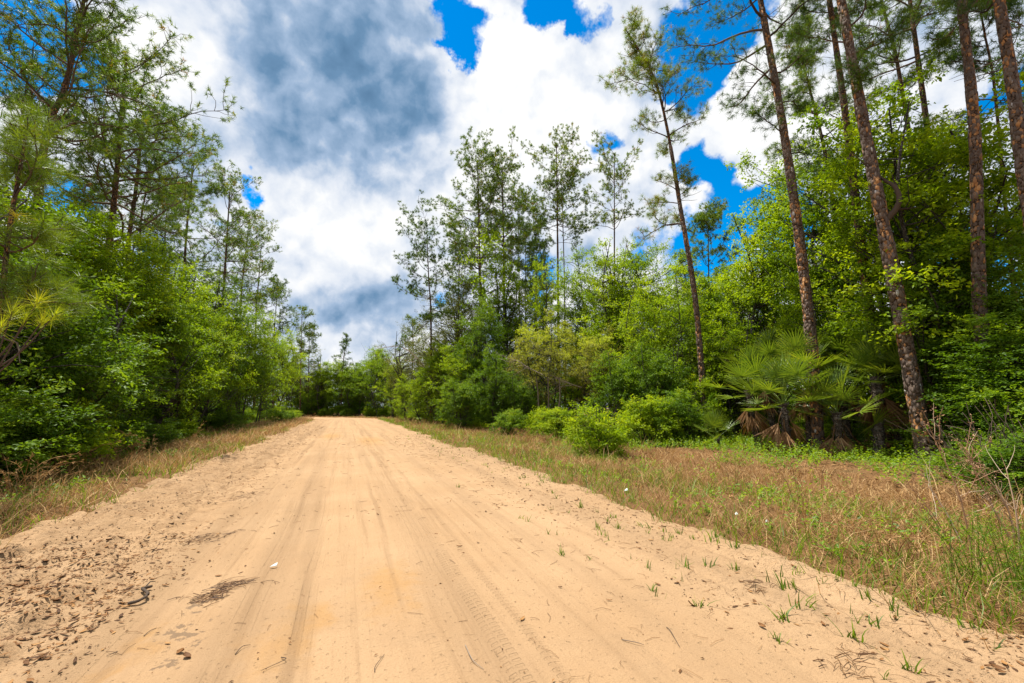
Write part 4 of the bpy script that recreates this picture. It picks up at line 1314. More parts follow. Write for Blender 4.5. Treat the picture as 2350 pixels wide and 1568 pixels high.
dead_limb('dead_branch', far(930, 44.5), [(985, 855), (950, 815), (915, 795), (870, 800)], 'bleached broken branch hanging in the brownish live oak', 702, 0.07)
dead_limb('dead_branch', far(930, 44.0), [(1010, 905), (985, 860), (960, 835), (920, 825)], 'lower bleached branch below the broken one in the brownish live oak', 703, 0.05)
dead_limb('dead_branch', far(1215, 26.8), [(1245, 860), (1215, 845), (1190, 830), (1165, 822)], 'spray of pale dead twigs on the tan shrub tree', 704, 0.03, 16, 0.85)
dead_limb('dead_branch', far(1290, 26.5), [(1335, 890), (1300, 878), (1275, 868)], 'grey dead twigs low in the tan shrub tree', 705, 0.025, 14, 0.6)
dead_limb('dead_branch', far(2050, 17.2), [(2020, 520), (2062, 470), (2055, 430), (2030, 415)], 'thick crooked brown branch curling beside the thickest pine', 706, 0.11, 3, 0.35)
for k, (px, d, pts_) in enumerate([(2290, 12.5, [(2345, 1190), (2300, 1110), (2270, 1050)]), (2330, 12.0, [(2300, 1200), (2330, 1120), (2345, 1040)]), (2230, 14.0, [(2260, 1130), (2225, 1080), (2190, 1040)])]):
    dead_limb('dead_branch', far(px, d), pts_, ['tangle of thin bare twigs over the shaded brush, lowest of three', 'bare twig tangle rising at the right edge', 'bare twig tangle beside the foot of the thickest pine'][k], 730 + k, 0.014, 34, 0.55)
for i, (px, d, py) in enumerate([(1236, 27.2, 985), (1258, 27.6, 985), (1278, 27.0, 985)]):
    p = far(px, d)
    mb = MB()
    rg = np.random.default_rng(720 + i)
    pts, _ = wander(rg, (0, 0, -0.1), (0, 0, 1.0), 3.6, 9, 0.05, 0.05)
    tube(mb, pts, np.linspace(0.06, 0.035, 10), 7, 0.6)
    obj('bare_stem', mb.mesh('bare_stem', M['twig'], True), None, (p[0], p[1], 0), label=['grey bare stem under the tan shrub tree, nearest the road', 'grey bare stem under the tan shrub tree, middle of three', 'grey bare stem under the tan shrub tree, farthest in'][i], category='tree stem')

# ------------------------------------------------------------------ saw palmettos
def frond_mesh(seed, dead=False, R=0.8, pet=0.8):
    rg = np.random.default_rng(seed)
    mb = MB()
    # frond grows along +X; petiole then a fan
    pp = smooth_path([(0, 0, 0), (pet * 0.5, 0, 0.05), (pet, 0, 0.0)], 6)
    tube(mb, pp, np.linspace(0.014, 0.008, 6), 5, 0.55 if not dead else 0.3)
    n = 26
    span = math.radians(225 if not dead else 70)
    ang = np.linspace(-span / 2, span / 2, n) + rg.normal(0, 0.02, n)
    for a in ang:
        L = R * (0.72 + 0.28 * math.cos(a * 0.75)) * rg.uniform(0.92, 1.06)
        w = 0.020 if not dead else 0.018
        cup = 0.22 * abs(math.sin(a)) + rg.normal(0, 0.04)
        d = np.array([math.cos(a), math.sin(a), cup]); d /= np.linalg.norm(d)
        s = np.cross(d, [0, 0, 1.0]); s /= np.linalg.norm(s)
        u = np.cross(s, d)
        bend = -u * rg.uniform(0.02, 0.10) * L if not dead else rg.normal(0, 0.12, 3) * L
        b = np.array([pet, 0, 0.0])
        rows = [(0.0, 0.004), (0.42, w), (0.75, w * 0.75), (1.0, 0.002)]
        V, T = [], []
        tv = np.clip(rg.uniform(0.3, 0.75), 0, 1)
        for f, ww in rows:
            c = b + d * L * f + bend * f * f
            V += [c - s * ww + u * ww * 0.5, c, c + s * ww + u * ww * 0.5]
            T += [tv] * 3
        T[-3:] = [min(1, tv + (0.35 if rg.random() < 0.35 else 0.05))] * 3
        q = []
        for k in range(3):
            q += [(3 * k, 3 * k + 1, 3 * k + 4, 3 * k + 3), (3 * k + 1, 3 * k + 2, 3 * k + 5, 3 * k + 4)]
        mb.add(V, q, np.array(T))
    return mb.mesh('frond_dead' if dead else 'frond', M['palm_dead' if dead else 'palm'])


FR = [frond_mesh(800 + i, False, 0.82 + 0.05 * (i % 3), 0.7 + 0.15 * i) for i in range(4)]
FD = [frond_mesh(820 + i, True, 0.75, 0.5 + 0.1 * i) for i in range(3)]


def palmetto(seed, p, h, ng, nd, label, lean=(0, 0), s=1.0, r=0.11, name='palmetto'):
    rg = np.random.default_rng(seed)
    root = obj(name, None, None, (p[0], p[1], height(np.array([p[0]]), np.array([p[1]]))[0]), (0, 0, 0), (s, s, s), label=label, category='palmetto')
    mb = MB()
    top = np.array([lean[0], lean[1], h])
    tp = smooth_path([(0, 0, -0.1), (lean[0] * 0.45, lean[1] * 0.45, h * 0.25), (lean[0] * 0.9, lean[1] * 0.9, h * 0.7), top], 12)
    tube(mb, tp, r * (1.0 + 0.12 * rg.normal(size=12)), 9)
    # old leaf bases
    for k in range(60):
        i = rg.integers(1, 11)
        a = rg.uniform(0, 6.28)
        o_ = np.array([math.cos(a), math.sin(a), 0])
        b_ = tp[i] + o_ * r * 0.9
        tube(mb, np.array([b_, b_ + o_ * 0.05 + [0, 0, 0.09], b_ + o_ * 0.07 + [0, 0, 0.17]]), np.array([0.022, 0.016, 0.006]), 4)
    obj('trunk', mb.mesh('palmetto_trunk', M['palmbark'], True, True), root)
    for k in range(ng):
        az = k * 2.399 + rg.normal(0, 0.25)
        el = math.radians(86 - 88 * (k / max(ng - 1, 1)) ** 1.15 + rg.normal(0, 7))
        obj('frond', FR[rg.integers(4)], root, tuple(top + np.array([0, 0, 0.05 - 0.25 * k / ng])), (rg.normal(0, 0.35), -el, az), (rg.uniform(0.78, 1.05),) * 3)
    for k in range(nd):
        az = k * 2.399 + rg.uniform(0, 1)
        el = math.radians(rg.uniform(-88, -55))
        obj('dead_frond', FD[rg.integers(3)], root, tuple(top + np.array([0, 0, -0.15 - 0.5 * h * 0.4 * k / max(nd, 1)])), (rg.normal(0, 0.5), -el, az), (rg.uniform(0.8, 1.1),) * 3)
    return root


palmetto(831, far(1735, 19.0), 2.2, 18, 6, 'palmetto nearest the slender leaning pine, fans spreading low', (-0.2, 0.1))
palmetto(832, far(1800, 17.9), 1.7, 20, 8, 'low palmetto with bright fans in front of the clump', (-0.3, -0.2))
palmetto(833, far(1850, 18.8), 2.7, 22, 8, 'palmetto in the middle of the clump, left of the orange-barked pine', (0.1, 0))
palmetto(834, far(1940, 20.6), 3.3, 20, 6, 'tall palmetto behind the orange-barked pine', (0.1, 0.1))
palmetto(835, far(1910, 17.7), 1.4, 14, 10, 'short palmetto with brown hanging fans by the orange-barked pine', (0.2, 0))
palmetto(836, far(2000, 18.0), 2.6, 26, 16, 'largest palmetto on a leaning scaly trunk beside the thickest pine', (0.95, 0.30), r=0.15)
palmetto(837, far(2125, 19.6), 2.9, 20, 8, 'palmetto showing its fans right of the thickest pine', (0.2, 0.0))
palmetto(840, far(1770, 20.3), 3.0, 16, 5, 'palmetto standing behind the low bright fans of the clump', (0.1, 0.1))
palmetto(841, far(2050, 20.4), 3.3, 16, 5, 'tallest palmetto head behind the leaning scaly trunk', (0.1, 0.0))
palmetto(838, far(1640, 18.8), 0.45, 9, 2, 'small palmetto at the foot of the slender leaning pine', (0, 0), 0.75)
palmetto(839, far(944, 47.0), 0.35, 12, 2, 'small bright palmetto on the verge far down the road', (0, 0), 0.9)

# ------------------------------------------------------------------ grasses of the verges
rng = np.random.default_rng(900)


def strip(n, side, w0, w1, smax, power=2.0):
    """Random verge points, denser towards the camera."""
    s = 1.2 + (smax - 1.2) * rng.random(n) ** power
    off = w0 + (w1 - w0) * rng.random(n)
    t = edge_l(s) - off if side < 0 else edge_r(s) + off
    x, y = xy(s, t)
    return s, t, x, y, off


def put_blades(mb, x, y, L, W, tint, up=1.0, lean=0.55, bend=0.5):
    n = len(x)
    z = np.maximum(height(x, y), -0.02)
    d = norm(np.stack([rng.normal(0, lean, n), rng.normal(0, lean, n), np.full(n, up)], 1))
    b = np.stack([rng.normal(0, bend, n), rng.normal(0, bend, n), -rng.uniform(0.0, 0.5, n)], 1)
    blades(mb, np.stack([x, y, z - 0.01], 1), d, b, L, W, tint, rng, 2)


# dry brown grass: fine thatch close to the ground plus standing blades
for side, w1, nm, lab in ((1, 6.6, 'dry_grass', 'brown dry grass covering the right verge'), (-1, 4.3, 'dry_grass', 'brown dry grass covering the left verge')):
    mb = MB()
    n = 70000 if side > 0 else 66000
    s, t, x, y, off = strip(n, side, -0.45, w1, 76, 2.0)
    dist = np.hypot(x, y)
    patch = fbm(x * 0.5, y * 0.5, 3, 61) + 0.35 * fbm(x * 2.3, y * 2.3, 2, 62)
    keep = (patch > -0.22) & (rng.random(n) < np.clip(1.25 - 0.55 * off / w1, 0, 1)) & (rng.random(n) < 0.08 + sstep(off, -0.35, 0.5))
    x, y, off, dist, patch = x[keep], y[keep], off[keep], dist[keep], patch[keep]
    m = len(x)
    hgt = (0.10 + 0.34 * np.clip(patch + 0.3, 0, 1)) * (0.55 + 2.2 * np.clip(fbm(x * 1.7, y * 1.7, 2, 66) + 0.22, 0, 0.6)) * (1.0 if side > 0 else 1.35)
    put_blades(mb, x, y, hgt * rng.uniform(0.5, 1.6, m), 0.0042 + 0.0007 * dist, np.clip(rng.normal(0.56 if side > 0 else 0.66, 0.26, m), 0, 1), 0.85, 0.55, 0.6)
    # standing stalks
    n = 5200
    s, t, x, y, off = strip(n, side, 0.25, w1 * 0.85, 60, 1.5)
    keep = fbm(x * 0.6, y * 0.6, 3, 63) > -0.02
    x, y = x[keep], y[keep]
    m = len(x)
    put_blades(mb, x, y, rng.uniform(0.3, 0.85, m), 0.006 + 0.0006 * np.hypot(x, y), np.clip(rng.normal(0.7, 0.2, m), 0, 1), 1.0, 0.22, 0.35)
    obj(nm, mb.mesh('dry_grass', M['dry']), kind='stuff', label=lab, category='grass')

for side, w1, lab in ((1, 3.4, 'green grass blades mixed into the right verge'), (-1, 3.8, 'green grass blades mixed into the left verge')):
    mb = MB()
    n = 24000 if side > 0 else 19000
    s, t, x, y, off = strip(n, side, -0.25, w1, 60, 1.7)
    patch = fbm(x * 0.8 + 4, y * 0.45, 3, 71)
    keep = (patch + 0.25 * np.exp(-(off / 0.4) ** 2) * (side > 0) > 0.02) | (rng.random(n) < 0.10)
    x, y = x[keep], y[keep]
    m = len(x)
    put_blades(mb, x, y, rng.uniform(0.10, 0.42, m), 0.006 + 0.0006 * np.hypot(x, y), np.clip(rng.normal(0.5, 0.22, m), 0, 1), 1.0, 0.35, 0.35)
    obj('green_grass', mb.mesh('green_grass', M['grass']), kind='stuff', label=lab, category='grass')


def cover_leaves(mb, x, y, hmax, ll, lw, tmean):
    """Little upright leafy stems."""
    n = len(x)
    z = height(x, y)
    hs = hmax * rng.uniform(0.4, 1.1, n) * (0.55 + 1.6 * np.clip(fbm(x * 0.9, y * 0.9, 3, 88) + 0.25, 0, 1))
    d = norm(np.stack([rng.normal(0, 0.35, n), rng.normal(0, 0.35, n), np.ones(n)], 1))
    base = np.stack([x, y, z], 1)
    k = 7
    f = np.tile(np.linspace(0.3, 1.0, k), n)
    P = np.repeat(base, k, 0) + np.repeat(d * hs[:, None], k, 0) * f[:, None]
    a = rng.uniform(0, 6.28, n * k)
    ld = norm(np.stack([np.cos(a), np.sin(a), rng.uniform(0.1, 0.9, n * k)], 1))
    ln = norm(np.stack([rng.normal(0, 0.5, n * k), rng.normal(0, 0.5, n * k), np.ones(n * k)], 1))
    sz = rng.uniform(0.7, 1.2, n * k)
    tint = np.clip(np.repeat(rng.normal(tmean, 0.15, n), k) + rng.normal(0, 0.08, n * k), 0, 0.92)
    leaves(mb, P, ld, ln, ll * sz, lw * sz, tint)


mb = MB()
n = 9500
s = rng.uniform(2.0, 34, n); off = rng.uniform(4.4, 12.5, n)
x, y = xy(s, edge_r(s) + off)
wide = np.where(s < 16, 1.0, np.clip(1.3 - (s - 16) / 18, 0.2, 1))
keep = (fbm(x * 0.55, y * 0.55, 3, 81) + 0.12 * (off - 6.0) > 0.02) & (off < 4.4 + 8 * wide)
cover_leaves(mb, x[keep], y[keep], 0.46, 0.085, 0.034, 0.5)
n = 6000
s, t, x, y, off = strip(n, 1, 0.3, 5.6, 70, 1.2)
keep = fbm(x * 0.9, y * 0.9, 3, 82) > 0.05
cover_leaves(mb, x[keep], y[keep], 0.24, 0.07, 0.03, 0.5)
obj('ground_cover', mb.mesh('ground_cover', M['cover']), kind='stuff', label='bright green low leafy plants below the pines on the right', category='ground cover')
mb = MB()
n = 5200
s, t, x, y, off = strip(n, -1, 0.4, 5.6, 62, 1.4)
keep = (fbm(x * 0.9, y * 0.9, 3, 83) + 0.05 * (off - 2.4) > 0.05)
cover_leaves(mb, x[keep], y[keep], 0.28, 0.08, 0.032, 0.45)
obj('ground_cover', mb.mesh('ground_cover', M['cover']), kind='stuff', label='green weeds scattered through the dry grass on the left', category='ground cover')

# fallen leaves and straw on the forest floor beside the pines
mb = MB()
n = 9000
s = rng.uniform(1.0, 30, n); off = rng.uniform(1.8, 11, n)
x, y = xy(s, edge_r(s) + off)
keep = fbm(x * 0.6, y * 0.6, 3, 85) > -0.12
x, y = x[keep], y[keep]
m = len(x)
a = rng.uniform(0, 6.28, m)
leaves(mb, np.stack([x, y, height(x, y) + rng.uniform(0.005, 0.05, m)], 1), np.stack([np.cos(a), np.sin(a), rng.normal(0, 0.25, m)], 1),
       norm(np.stack([rng.normal(0, 0.35, m), rng.normal(0, 0.35, m), np.ones(m)], 1)), rng.uniform(0.06, 0.13, m), rng.uniform(0.025, 0.05, m), np.clip(rng.normal(0.6, 0.22, m), 0, 1))
obj('leaf_litter', mb.mesh('floor_litter', M['litter']), kind='stuff', label='fallen brown leaves on the ground below the pines', category='leaf litter')


# ------------------------------------------------------------------ litter lying on the sand
def curled(mb, x, y, z, L, W, az, curl, tint, tilt):
    """Curled dead oak leaves, 2 x 3 cells each."""
    n = len(x)
    d = np.stack([np.cos(az), np.sin(az), tilt], 1)
    d = norm(d)
    s = norm(np.cross(d, np.array([0, 0, 1.0])))
    u = np.cross(s, d)
    prof = [(0.0, 0.08), (0.33, 0.85), (0.66, 1.0), (1.0, 0.10)]
    V = []
    for f, w in prof:
        for e in (-1, 0, 1):
            V.append(np.stack([x, y, z], 1) + d * (L * (f - 0.5))[:, None] + s * (W * 0.5 * w * e)[:, None]
                     + u * (curl * W * (e * e) * 0.6 + curl * L * (f - 0.5) ** 2 * 0.9)[:, None])
    V = np.stack(V, 1)
    b = np.arange(n)[:, None] * 12
    Q = np.concatenate([b + np.array([[3 * k + e, 3 * k + e + 1, 3 * k + e + 4, 3 * k + e + 3]]) for k in range(3) for e in range(2)])
    mb.add(V.reshape(-1, 3), Q, np.repeat(tint, 12))


def road_pts(n, tf, smin, smax, pw):
    s = smin + (smax - smin) * rng.random(n) ** pw
    t = tf(n)
    return s, t


def on_road(s, t):
    x, y = xy(s, t)
    return x, y, road_z(s, t)


mb = MB()
S_, T_ = [], []
for n, lo, hi, smin, smax, pw in ((16000, -3.9, -1.4, 1.6, 42, 2.1), (9000, -3.7, -1.6, 1.5, 7, 1.0), (7500, 2.1, 5.0, 1.6, 26, 1.7), (900, -1.5, 2.4, 1.6, 14, 1.3)):
    s = smin + (smax - smin) * rng.random(n) ** pw
    t = rng.uniform(lo, hi, n)
    cl = fbm(t * 1.6, s * 0.7, 3, 91)
    if lo < -2:
        wgt = 0.22 + sstep(t, -1.5, -2.4) * 0.55
    elif lo > 2:
        wgt = 0.15 + sstep(t, 2.4, 4.4) * 0.5
    else:
        wgt = 0.35 * np.ones(n)
    keep = rng.random(n) < np.clip(wgt + 2.2 * cl, 0.01, 1)
    S_.append(s[keep]); T_.append(t[keep])
s, t = np.concatenate(S_), np.concatenate(T_)
x, y, z = on_road(s, t)
m = len(x)
small = rng.random(m) < 0.78
L = np.where(small, rng.uniform(0.010, 0.028, m), rng.uniform(0.032, 0.065, m)) * (1 + 0.02 * s)
order = np.argsort(-L / np.hypot(x, y))
big = order[:210]
rest = np.setdiff1d(np.arange(m), big)
sm = rest[L[rest] < 0.03 * (1 + 0.02 * s[rest])]
lg = np.setdiff1d(rest, sm)
curled(mb, x[lg], y[lg], z[lg] + 0.006, L[lg], L[lg] * rng.uniform(0.25, 0.5, len(lg)), rng.uniform(0, 6.28, len(lg)), rng.uniform(-0.5, 0.6, len(lg)), np.clip(rng.normal(0.48, 0.24, len(lg)), 0, 1), rng.normal(0, 0.12, len(lg)))
an = rng.uniform(0, 6.28, len(sm))
leaves(mb, np.stack([x[sm], y[sm], z[sm] + 0.005], 1), np.stack([np.cos(an), np.sin(an), rng.normal(0, 0.25, len(sm))], 1), norm(np.stack([rng.normal(0, 0.4, len(sm)), rng.normal(0, 0.4, len(sm)), np.ones(len(sm))], 1)), L[sm] * 1.15, L[sm] * rng.uniform(0.3, 0.6, len(sm)), np.clip(rng.normal(0.45, 0.24, len(sm)), 0, 1), 0.3)
obj('leaf_litter', mb.mesh('road_litter', M['litter']), kind='stuff', label='small scraps of dead leaves strewn over the sand', category='leaf litter')
DL = []
for k in range(5):
    q = MB()
    curled(q, np.zeros(1), np.zeros(1), np.zeros(1), np.array([0.075]), np.array([0.022 + 0.006 * k]), np.zeros(1), np.array([[-0.5, 0.25, 0.6, -0.2, 0.4][k]]), np.array([[0.25, 0.5, 0.62, 0.8, 0.4][k]]), np.zeros(1))
    DL.append(q.mesh('dead_leaf', M['litter']))
for k, i in enumerate(big):
    f = float(L[i] / 0.075)
    if t[i] < -1.5:
        lab, gr = 'curled brown dead leaf on the churned left shoulder of the sand', 'dead leaves on the left shoulder'
    elif t[i] > 2.3:
        lab, gr = 'curled brown dead leaf on the right shoulder of the sand', 'dead leaves on the right shoulder'
    else:
        lab, gr = 'stray dead leaf on the smooth middle of the sand road', 'stray dead leaves on the driving lane'
    obj('dead_leaf', DL[k % 5], None, (x[i], y[i], z[i] + 0.008), (rng.normal(0, 0.2), rng.normal(0, 0.2), rng.uniform(0, 6.28)), (f, f, f), label=lab, category='dead leaf', group=gr)

# pine needles and thin twigs lying about
mb = MB()
n = 1500
s = 1.7 + 26 * rng.random(n) ** 1.6
t = np.where(rng.random(n) < 0.45, rng.uniform(-3.6, -1.2, n), np.where(rng.random(n) < 0.75, rng.uniform(2.0, 4.8, n), rng.uniform(-1.2, 2.2, n)))
x, y, z = on_road(s, t)
for k in range(n):
    a = rng.uniform(0, 6.28)
    L_ = rng.uniform(0.04, 0.17)
    d = np.array([math.cos(a), math.sin(a), 0]); e = np.array([-d[1], d[0], 0]) * rng.normal(0, 0.12)
    p = np.array([x[k], y[k], z[k] + 0.006])
    r_ = 0.0008 + 0.0002 * s[k]
    tube(mb, np.array([p, p + (d * 0.5 + e) * L_ + [0, 0, 0.006], p + d * L_]), np.array([r_, r_, r_ * 0.6]), 3, rng.uniform(0.1, 0.9))
obj('pine_straw', mb.mesh('road_straw', M['straw']), kind='stuff', label='loose pine needles scattered across the sand road', category='pine straw')


def straw_pile(px, py, n, rx, ry, az, label):
    c = ground(px, py)
    mb = MB()
    for k in range(n):
        u, v = rng.normal(0, 0.45), rng.normal(0, 0.42)
        v += 0.5 * math.sin(u * 4.0)
        ca, sa = math.cos(az), math.sin(az)
        q = np.array([u * rx * ca - v * ry * sa, u * rx * sa + v * ry * ca])
        zz = road_z(np.array([c[1] + q[1]]), np.array([c[0] + q[0]]))[0] + 0.004 + 0.03 * rng.random() * math.exp(-(u * u + v * v) * 2)
        a = az + rng.normal(0, 0.8)
        L_ = rng.uniform(0.05, 0.14)
        d = np.array([math.cos(a), math.sin(a), rng.normal(0, 0.08)])
        p = np.array([q[0], q[1], zz])
        r_ = rng.uniform(0.0015, 0.0034)
        tube(mb, np.array([p - d * L_ / 2, p + [0, 0, 0.006], p + d * L_ / 2]), np.array([r_, r_, r_ * 0.6]), 3, rng.uniform(0.0, 0.75))
    obj('straw_pile', mb.mesh('straw_pile', M['straw']), None, (c[0], c[1], 0), label=label, category='pine straw', kind='stuff')


straw_pile(508, 1358, 130, 0.36, 0.17, 0.45, 'dark heap of pine straw and bark on the left half of the road')
straw_pile(480, 1235, 80, 0.5, 0.16, 0.5, 'smear of dark straw on the churned left shoulder')
straw_pile(565, 1140, 70, 0.7, 0.25, 0.8, 'farther smear of straw beside the left wheel track')
straw_pile(1955, 1520, 36, 0.28, 0.14, -0.2, 'clot of dead leaves and straw at the bottom right of the sand')
straw_pile(1735, 1350, 26, 0.28, 0.12, -0.2, 'tangle of rootlets and bark on the right shoulder')

# crooked stick on the sand
c = ground(322, 1378)
pts = [np.array([*(ground(px, py) - c), 0.02 + h]) for px, py, h in ((292, 1393, 0.0), (318, 1387, 0.005), (338, 1374, 0.012), (326, 1364, 0.02), (330, 1362, 0.02), (347, 1355, 0.01))]
mb = MB()
tube(mb, smooth_path(pts, 22), 0.011 + 0.003 * rng.random(22), 7, 0.25)
stick = obj('stick', None, None, (c[0], c[1], float(road_z(np.array([c[1]]), np.array([c[0]]))[0])), label='dark crooked stick lying on the sand near the straw heap', category='stick')
obj('branch', mb.mesh('stick', M['twig'], True), stick)
mb = MB()
tube(mb, np.array([pts[4], pts[4] + [0.02, 0.05, 0.03], pts[4] + [0.05, 0.08, 0.02]]), np.array([0.006, 0.005, 0.003]), 5, 0.3)
obj('twig', mb.mesh('stick_twig', M['twig'], True), stick)

# thin loose twigs on the driving lane
TW = [((1068, 1480), (1110, 1535), 'thin dark twig along the crack in the wheel track'), ((1428, 1470), (1478, 1482), 'thin straight twig on the right half of the sand road'),
      ((1530, 1445), (1560, 1490), 'forked pine needle pair on the right half of the road'), ((645, 1515), (600, 1545), 'long thin twig on the orange sand patch'),
      ((860, 1545), (882, 1505), 'looped needle near the bottom middle of the road'), ((540, 1500), (575, 1478), 'dark twig left of the orange sand patch'),
      ((330, 1460), (365, 1440), 'short brown twig on the left sand'), ((270, 1490), (245, 1500), 'thick short twig piece on the left sand')]
for (a_, b_, lab) in TW:
    A, B = ground(*a_), ground(*b_)
    q = MB()
    mid = (B - A) * 0.5 + rng.normal(0, 0.03, 2)
    tube(q, smooth_path([(0, 0, 0.006), (*mid, 0.014), (*(B - A), 0.006)], 8), np.linspace(0.0032, 0.0014, 8), 5, rng.uniform(0.3, 0.8))
    obj('twig', q.mesh('twig', M['twig'], True), None, (A[0], A[1], float(road_z(np.array([A[1]]), np.array([A[0]]))[0])), label=lab, category='twig')

# scraps of paper
def paper_mat(name, col):
    m, q, o = new_mat(name)
    p = q.node('ShaderNodeBsdfPrincipled')
    n = q.noise(q.node('ShaderNodeTexCoord').outputs['Object'], 30.0, 3)
    q.put(p.inputs['Base Color'], q.mix(n, tuple(c * 0.85 for c in col), col))
    p.inputs['Roughness'].default_value = 0.6
    m.node_tree.links.new(p.outputs[0], o.inputs[0])
    return m


M['paper'] = paper_mat('paper', (0.66, 0.74, 0.70))
for px, py, s_, lab in ((628, 1300, 0.7, 'pale torn paper scrap on the sand by the left wheel track'), (1437, 1138, 1.1, 'white litter scrap at the edge of the right verge grass'), (1690, 1194, 0.8, 'pale scrap lying in the dry grass of the right verge'), (1760, 1210, 0.7, 'small pale scrap low in the right verge grass')):
    c = ground(px, py)
    q = MB()
    V = np.array([(-0.05, -0.02, 0.004), (-0.01, -0.03, 0.012), (0.04, -0.02, 0.006), (0.045, 0.03, 0.04), (0.01, 0.012, 0.028), (-0.02, 0.01, 0.014)]) * s_
    q.add(np.vstack([V, V + [0, 0, 0.0015]]), [(0, 1, 4, 5), (1, 2, 3, 4), (6, 11, 10, 7), (7, 10, 9, 8), (0, 6, 7, 1), (1, 7, 8, 2), (2, 8, 9, 3), (3, 9, 10, 4), (4, 10, 11, 5), (5, 11, 6, 0)], 0.5)
    zz = float(road_z(np.array([c[1]]), np.array([c[0]]))[0]) if c[0] < 4.2 else float(height(np.array([c[0]]), np.array([c[1]]))[0]) + 0.03
    obj('paper_scrap', q.mesh('paper_scrap', M['paper']), None, (c[0], c[1], max(zz, 0.0)), label=lab, category='paper scrap')

# ------------------------------------------------------------------ grass sprouts standing in the sand
SP = []
for k in range(8):
    q = MB()
    n = [4, 6, 9, 14, 3, 7, 11, 5][k]
    P = np.stack([rng.normal(0, 0.012 + 0.004 * k, n), rng.normal(0, 0.012 + 0.003 * k, n), np.full(n, -0.005)], 1)
    d = norm(np.stack([rng.normal(0, 0.42, n), rng.normal(0, 0.42, n), np.ones(n)], 1))
    blades(q, P, d, np.stack([rng.normal(0, 0.25, n), rng.normal(0, 0.25, n), -rng.uniform(0, 0.3, n)], 1), rng.uniform(0.05, 0.14, n), 0.011, np.clip(rng.normal(0.4, 0.2, n), 0, 1), rng, 3)
    SP.append(q.mesh('grass_sprout', M['grass']))
KNOWN = [(1305, 1180), (1290, 1275), (1257, 1228), (1282, 1230), (1385, 1232), (1355, 1285), (1490, 1310), (1560, 1335), (1500, 1360), (1512, 1372), (1608, 1395), (1560, 1225), (1590, 1240), (1640, 1250), (1690, 1265), (1745, 1260),
         (1575, 1305), (1625, 1300), (1690, 1310), (1755, 1335), (1820, 1355), (1890, 1345), (1800, 1425), (1775, 1470), (1962, 1470), (2085, 1540), (2030, 1560), (1995, 1430), (2070, 1385), (2230, 1450), (2290, 1495), (1915, 1330), (1990, 1380), (2110, 1375), (1680, 1210), (1590, 1205)]
pts = [ground(*k) for k in KNOWN]
while len(pts) < 170:
    s = 2.2 + 22 * rng.random() ** 1.5
    t = 4.75 - abs(rng.normal(0, 1.0))
    if t > 1.9 and rng.random() < 0.35 + 0.9 * max(0, float(fbm(np.array([t * 1.1]), np.array([s * 0.6]), 3, 95)[0]) + 0.15):
        pts.append(np.array([t, s]))
for k, p in enumerate(pts):
    f = rng.uniform(0.7, 1.25)
    if p[0] < 2.6:
        zone = 'alone out on the bare driving sand'
    elif p[0] < 3.7:
        zone = 'on the littered right shoulder, ' + ('close by' if p[1] < 6 else 'farther along')
    else:
        zone = 'at the sand edge by the verge grass, ' + ('close by' if p[1] < 6 else 'farther along')
    zz = float(max(road_z(np.array([p[1]]), np.array([p[0]]))[0], height(np.array([p[0]]), np.array([p[1]]))[0]))
    obj('grass_sprout', SP[rng.integers(8)], None, (p[0], p[1], zz), (0, 0, rng.uniform(0, 6.28)), (f, f, f * rng.uniform(0.8, 1.3)), label='small green grass sprout ' + zone, category='grass sprout', group='grass sprouts ' + zone)

# ------------------------------------------------------------------ dry weeds and plume grass
def weed(name, base_px, tips, label, seed, r=0.012, tint=0.6, twigs=10, head=True):
    rg = np.random.default_rng(seed)
    b = ground(*base_px)
    B = np.array([b[0], b[1], 0.0])
    zz = float(height(np.array([b[0]]), np.array([b[1]]))[0])
    root = obj(name, None, None, (b[0], b[1], zz), label=label, category='dry weed')
    for tip in tips:
        T = above(B, *tip) - B
        q = MB()
        p = smooth_path([(0, 0, -0.05), T * [0.45, 0.45, 0.5] + rg.normal(0, 0.03, 3), T], 10)
        tube(q, p, np.linspace(r, r * 0.35, 10), 5, tint)
        obj('stem', q.mesh('weed_stem', M['stem'], True), root)
        q = MB()
        for k in range(twigs):
            i = rg.integers(3, 10)
            d = norm(norm(p[i] - p[i - 1]) + rg.normal(0, 0.5, 3))
            ps, dd = wander(rg, p[i], d, rg.uniform(0.15, 0.5), 5, 0.15, 0.02)
            tube(q, ps, np.linspace(r * 0.4, r * 0.15, 6), 3, tint + rg.uniform(-0.2, 0.3))
            if head and i > 5:
                N = 14
                w = rg.integers(2, 6, N)
                P = ps[w] + rg.normal(0, 0.02, (N, 3))
                leaves(q, P, rg.normal(size=(N, 3)), rg.normal(size=(N, 3)), 0.03, 0.014, rg.uniform(0.2, 0.6, N))
        obj('seed_twigs', q.mesh('weed_twigs', M['stem']), root)


weed('dry_weed', (2236, 1290), [(2145, 1010)], 'thin dead weed stem with curled seed tips beside the thickest pine', 951, 0.011, 0.5, 16)
weed('dry_weed', (2330, 1240), [(2215, 1020), (2250, 1060)], 'branching dead weed with feathery tan seed heads', 952, 0.013, 0.6, 20)
weed('dry_weed', (2215, 1250), [(2130, 1110)], 'bleached bare weed stalk leaning to the left', 953, 0.009, 1.0, 4, False)
weed('dry_weed', (2345, 1330), [(2310, 1080)], 'forked dead weed stem at the right edge', 954, 0.010, 0.7, 8, False)
weed('dry_weed', (2190, 1260), [(2085, 1110), (2110, 1150)], 'low reddish dead stems by the leaf litter', 955, 0.008, 0.3, 6, False)


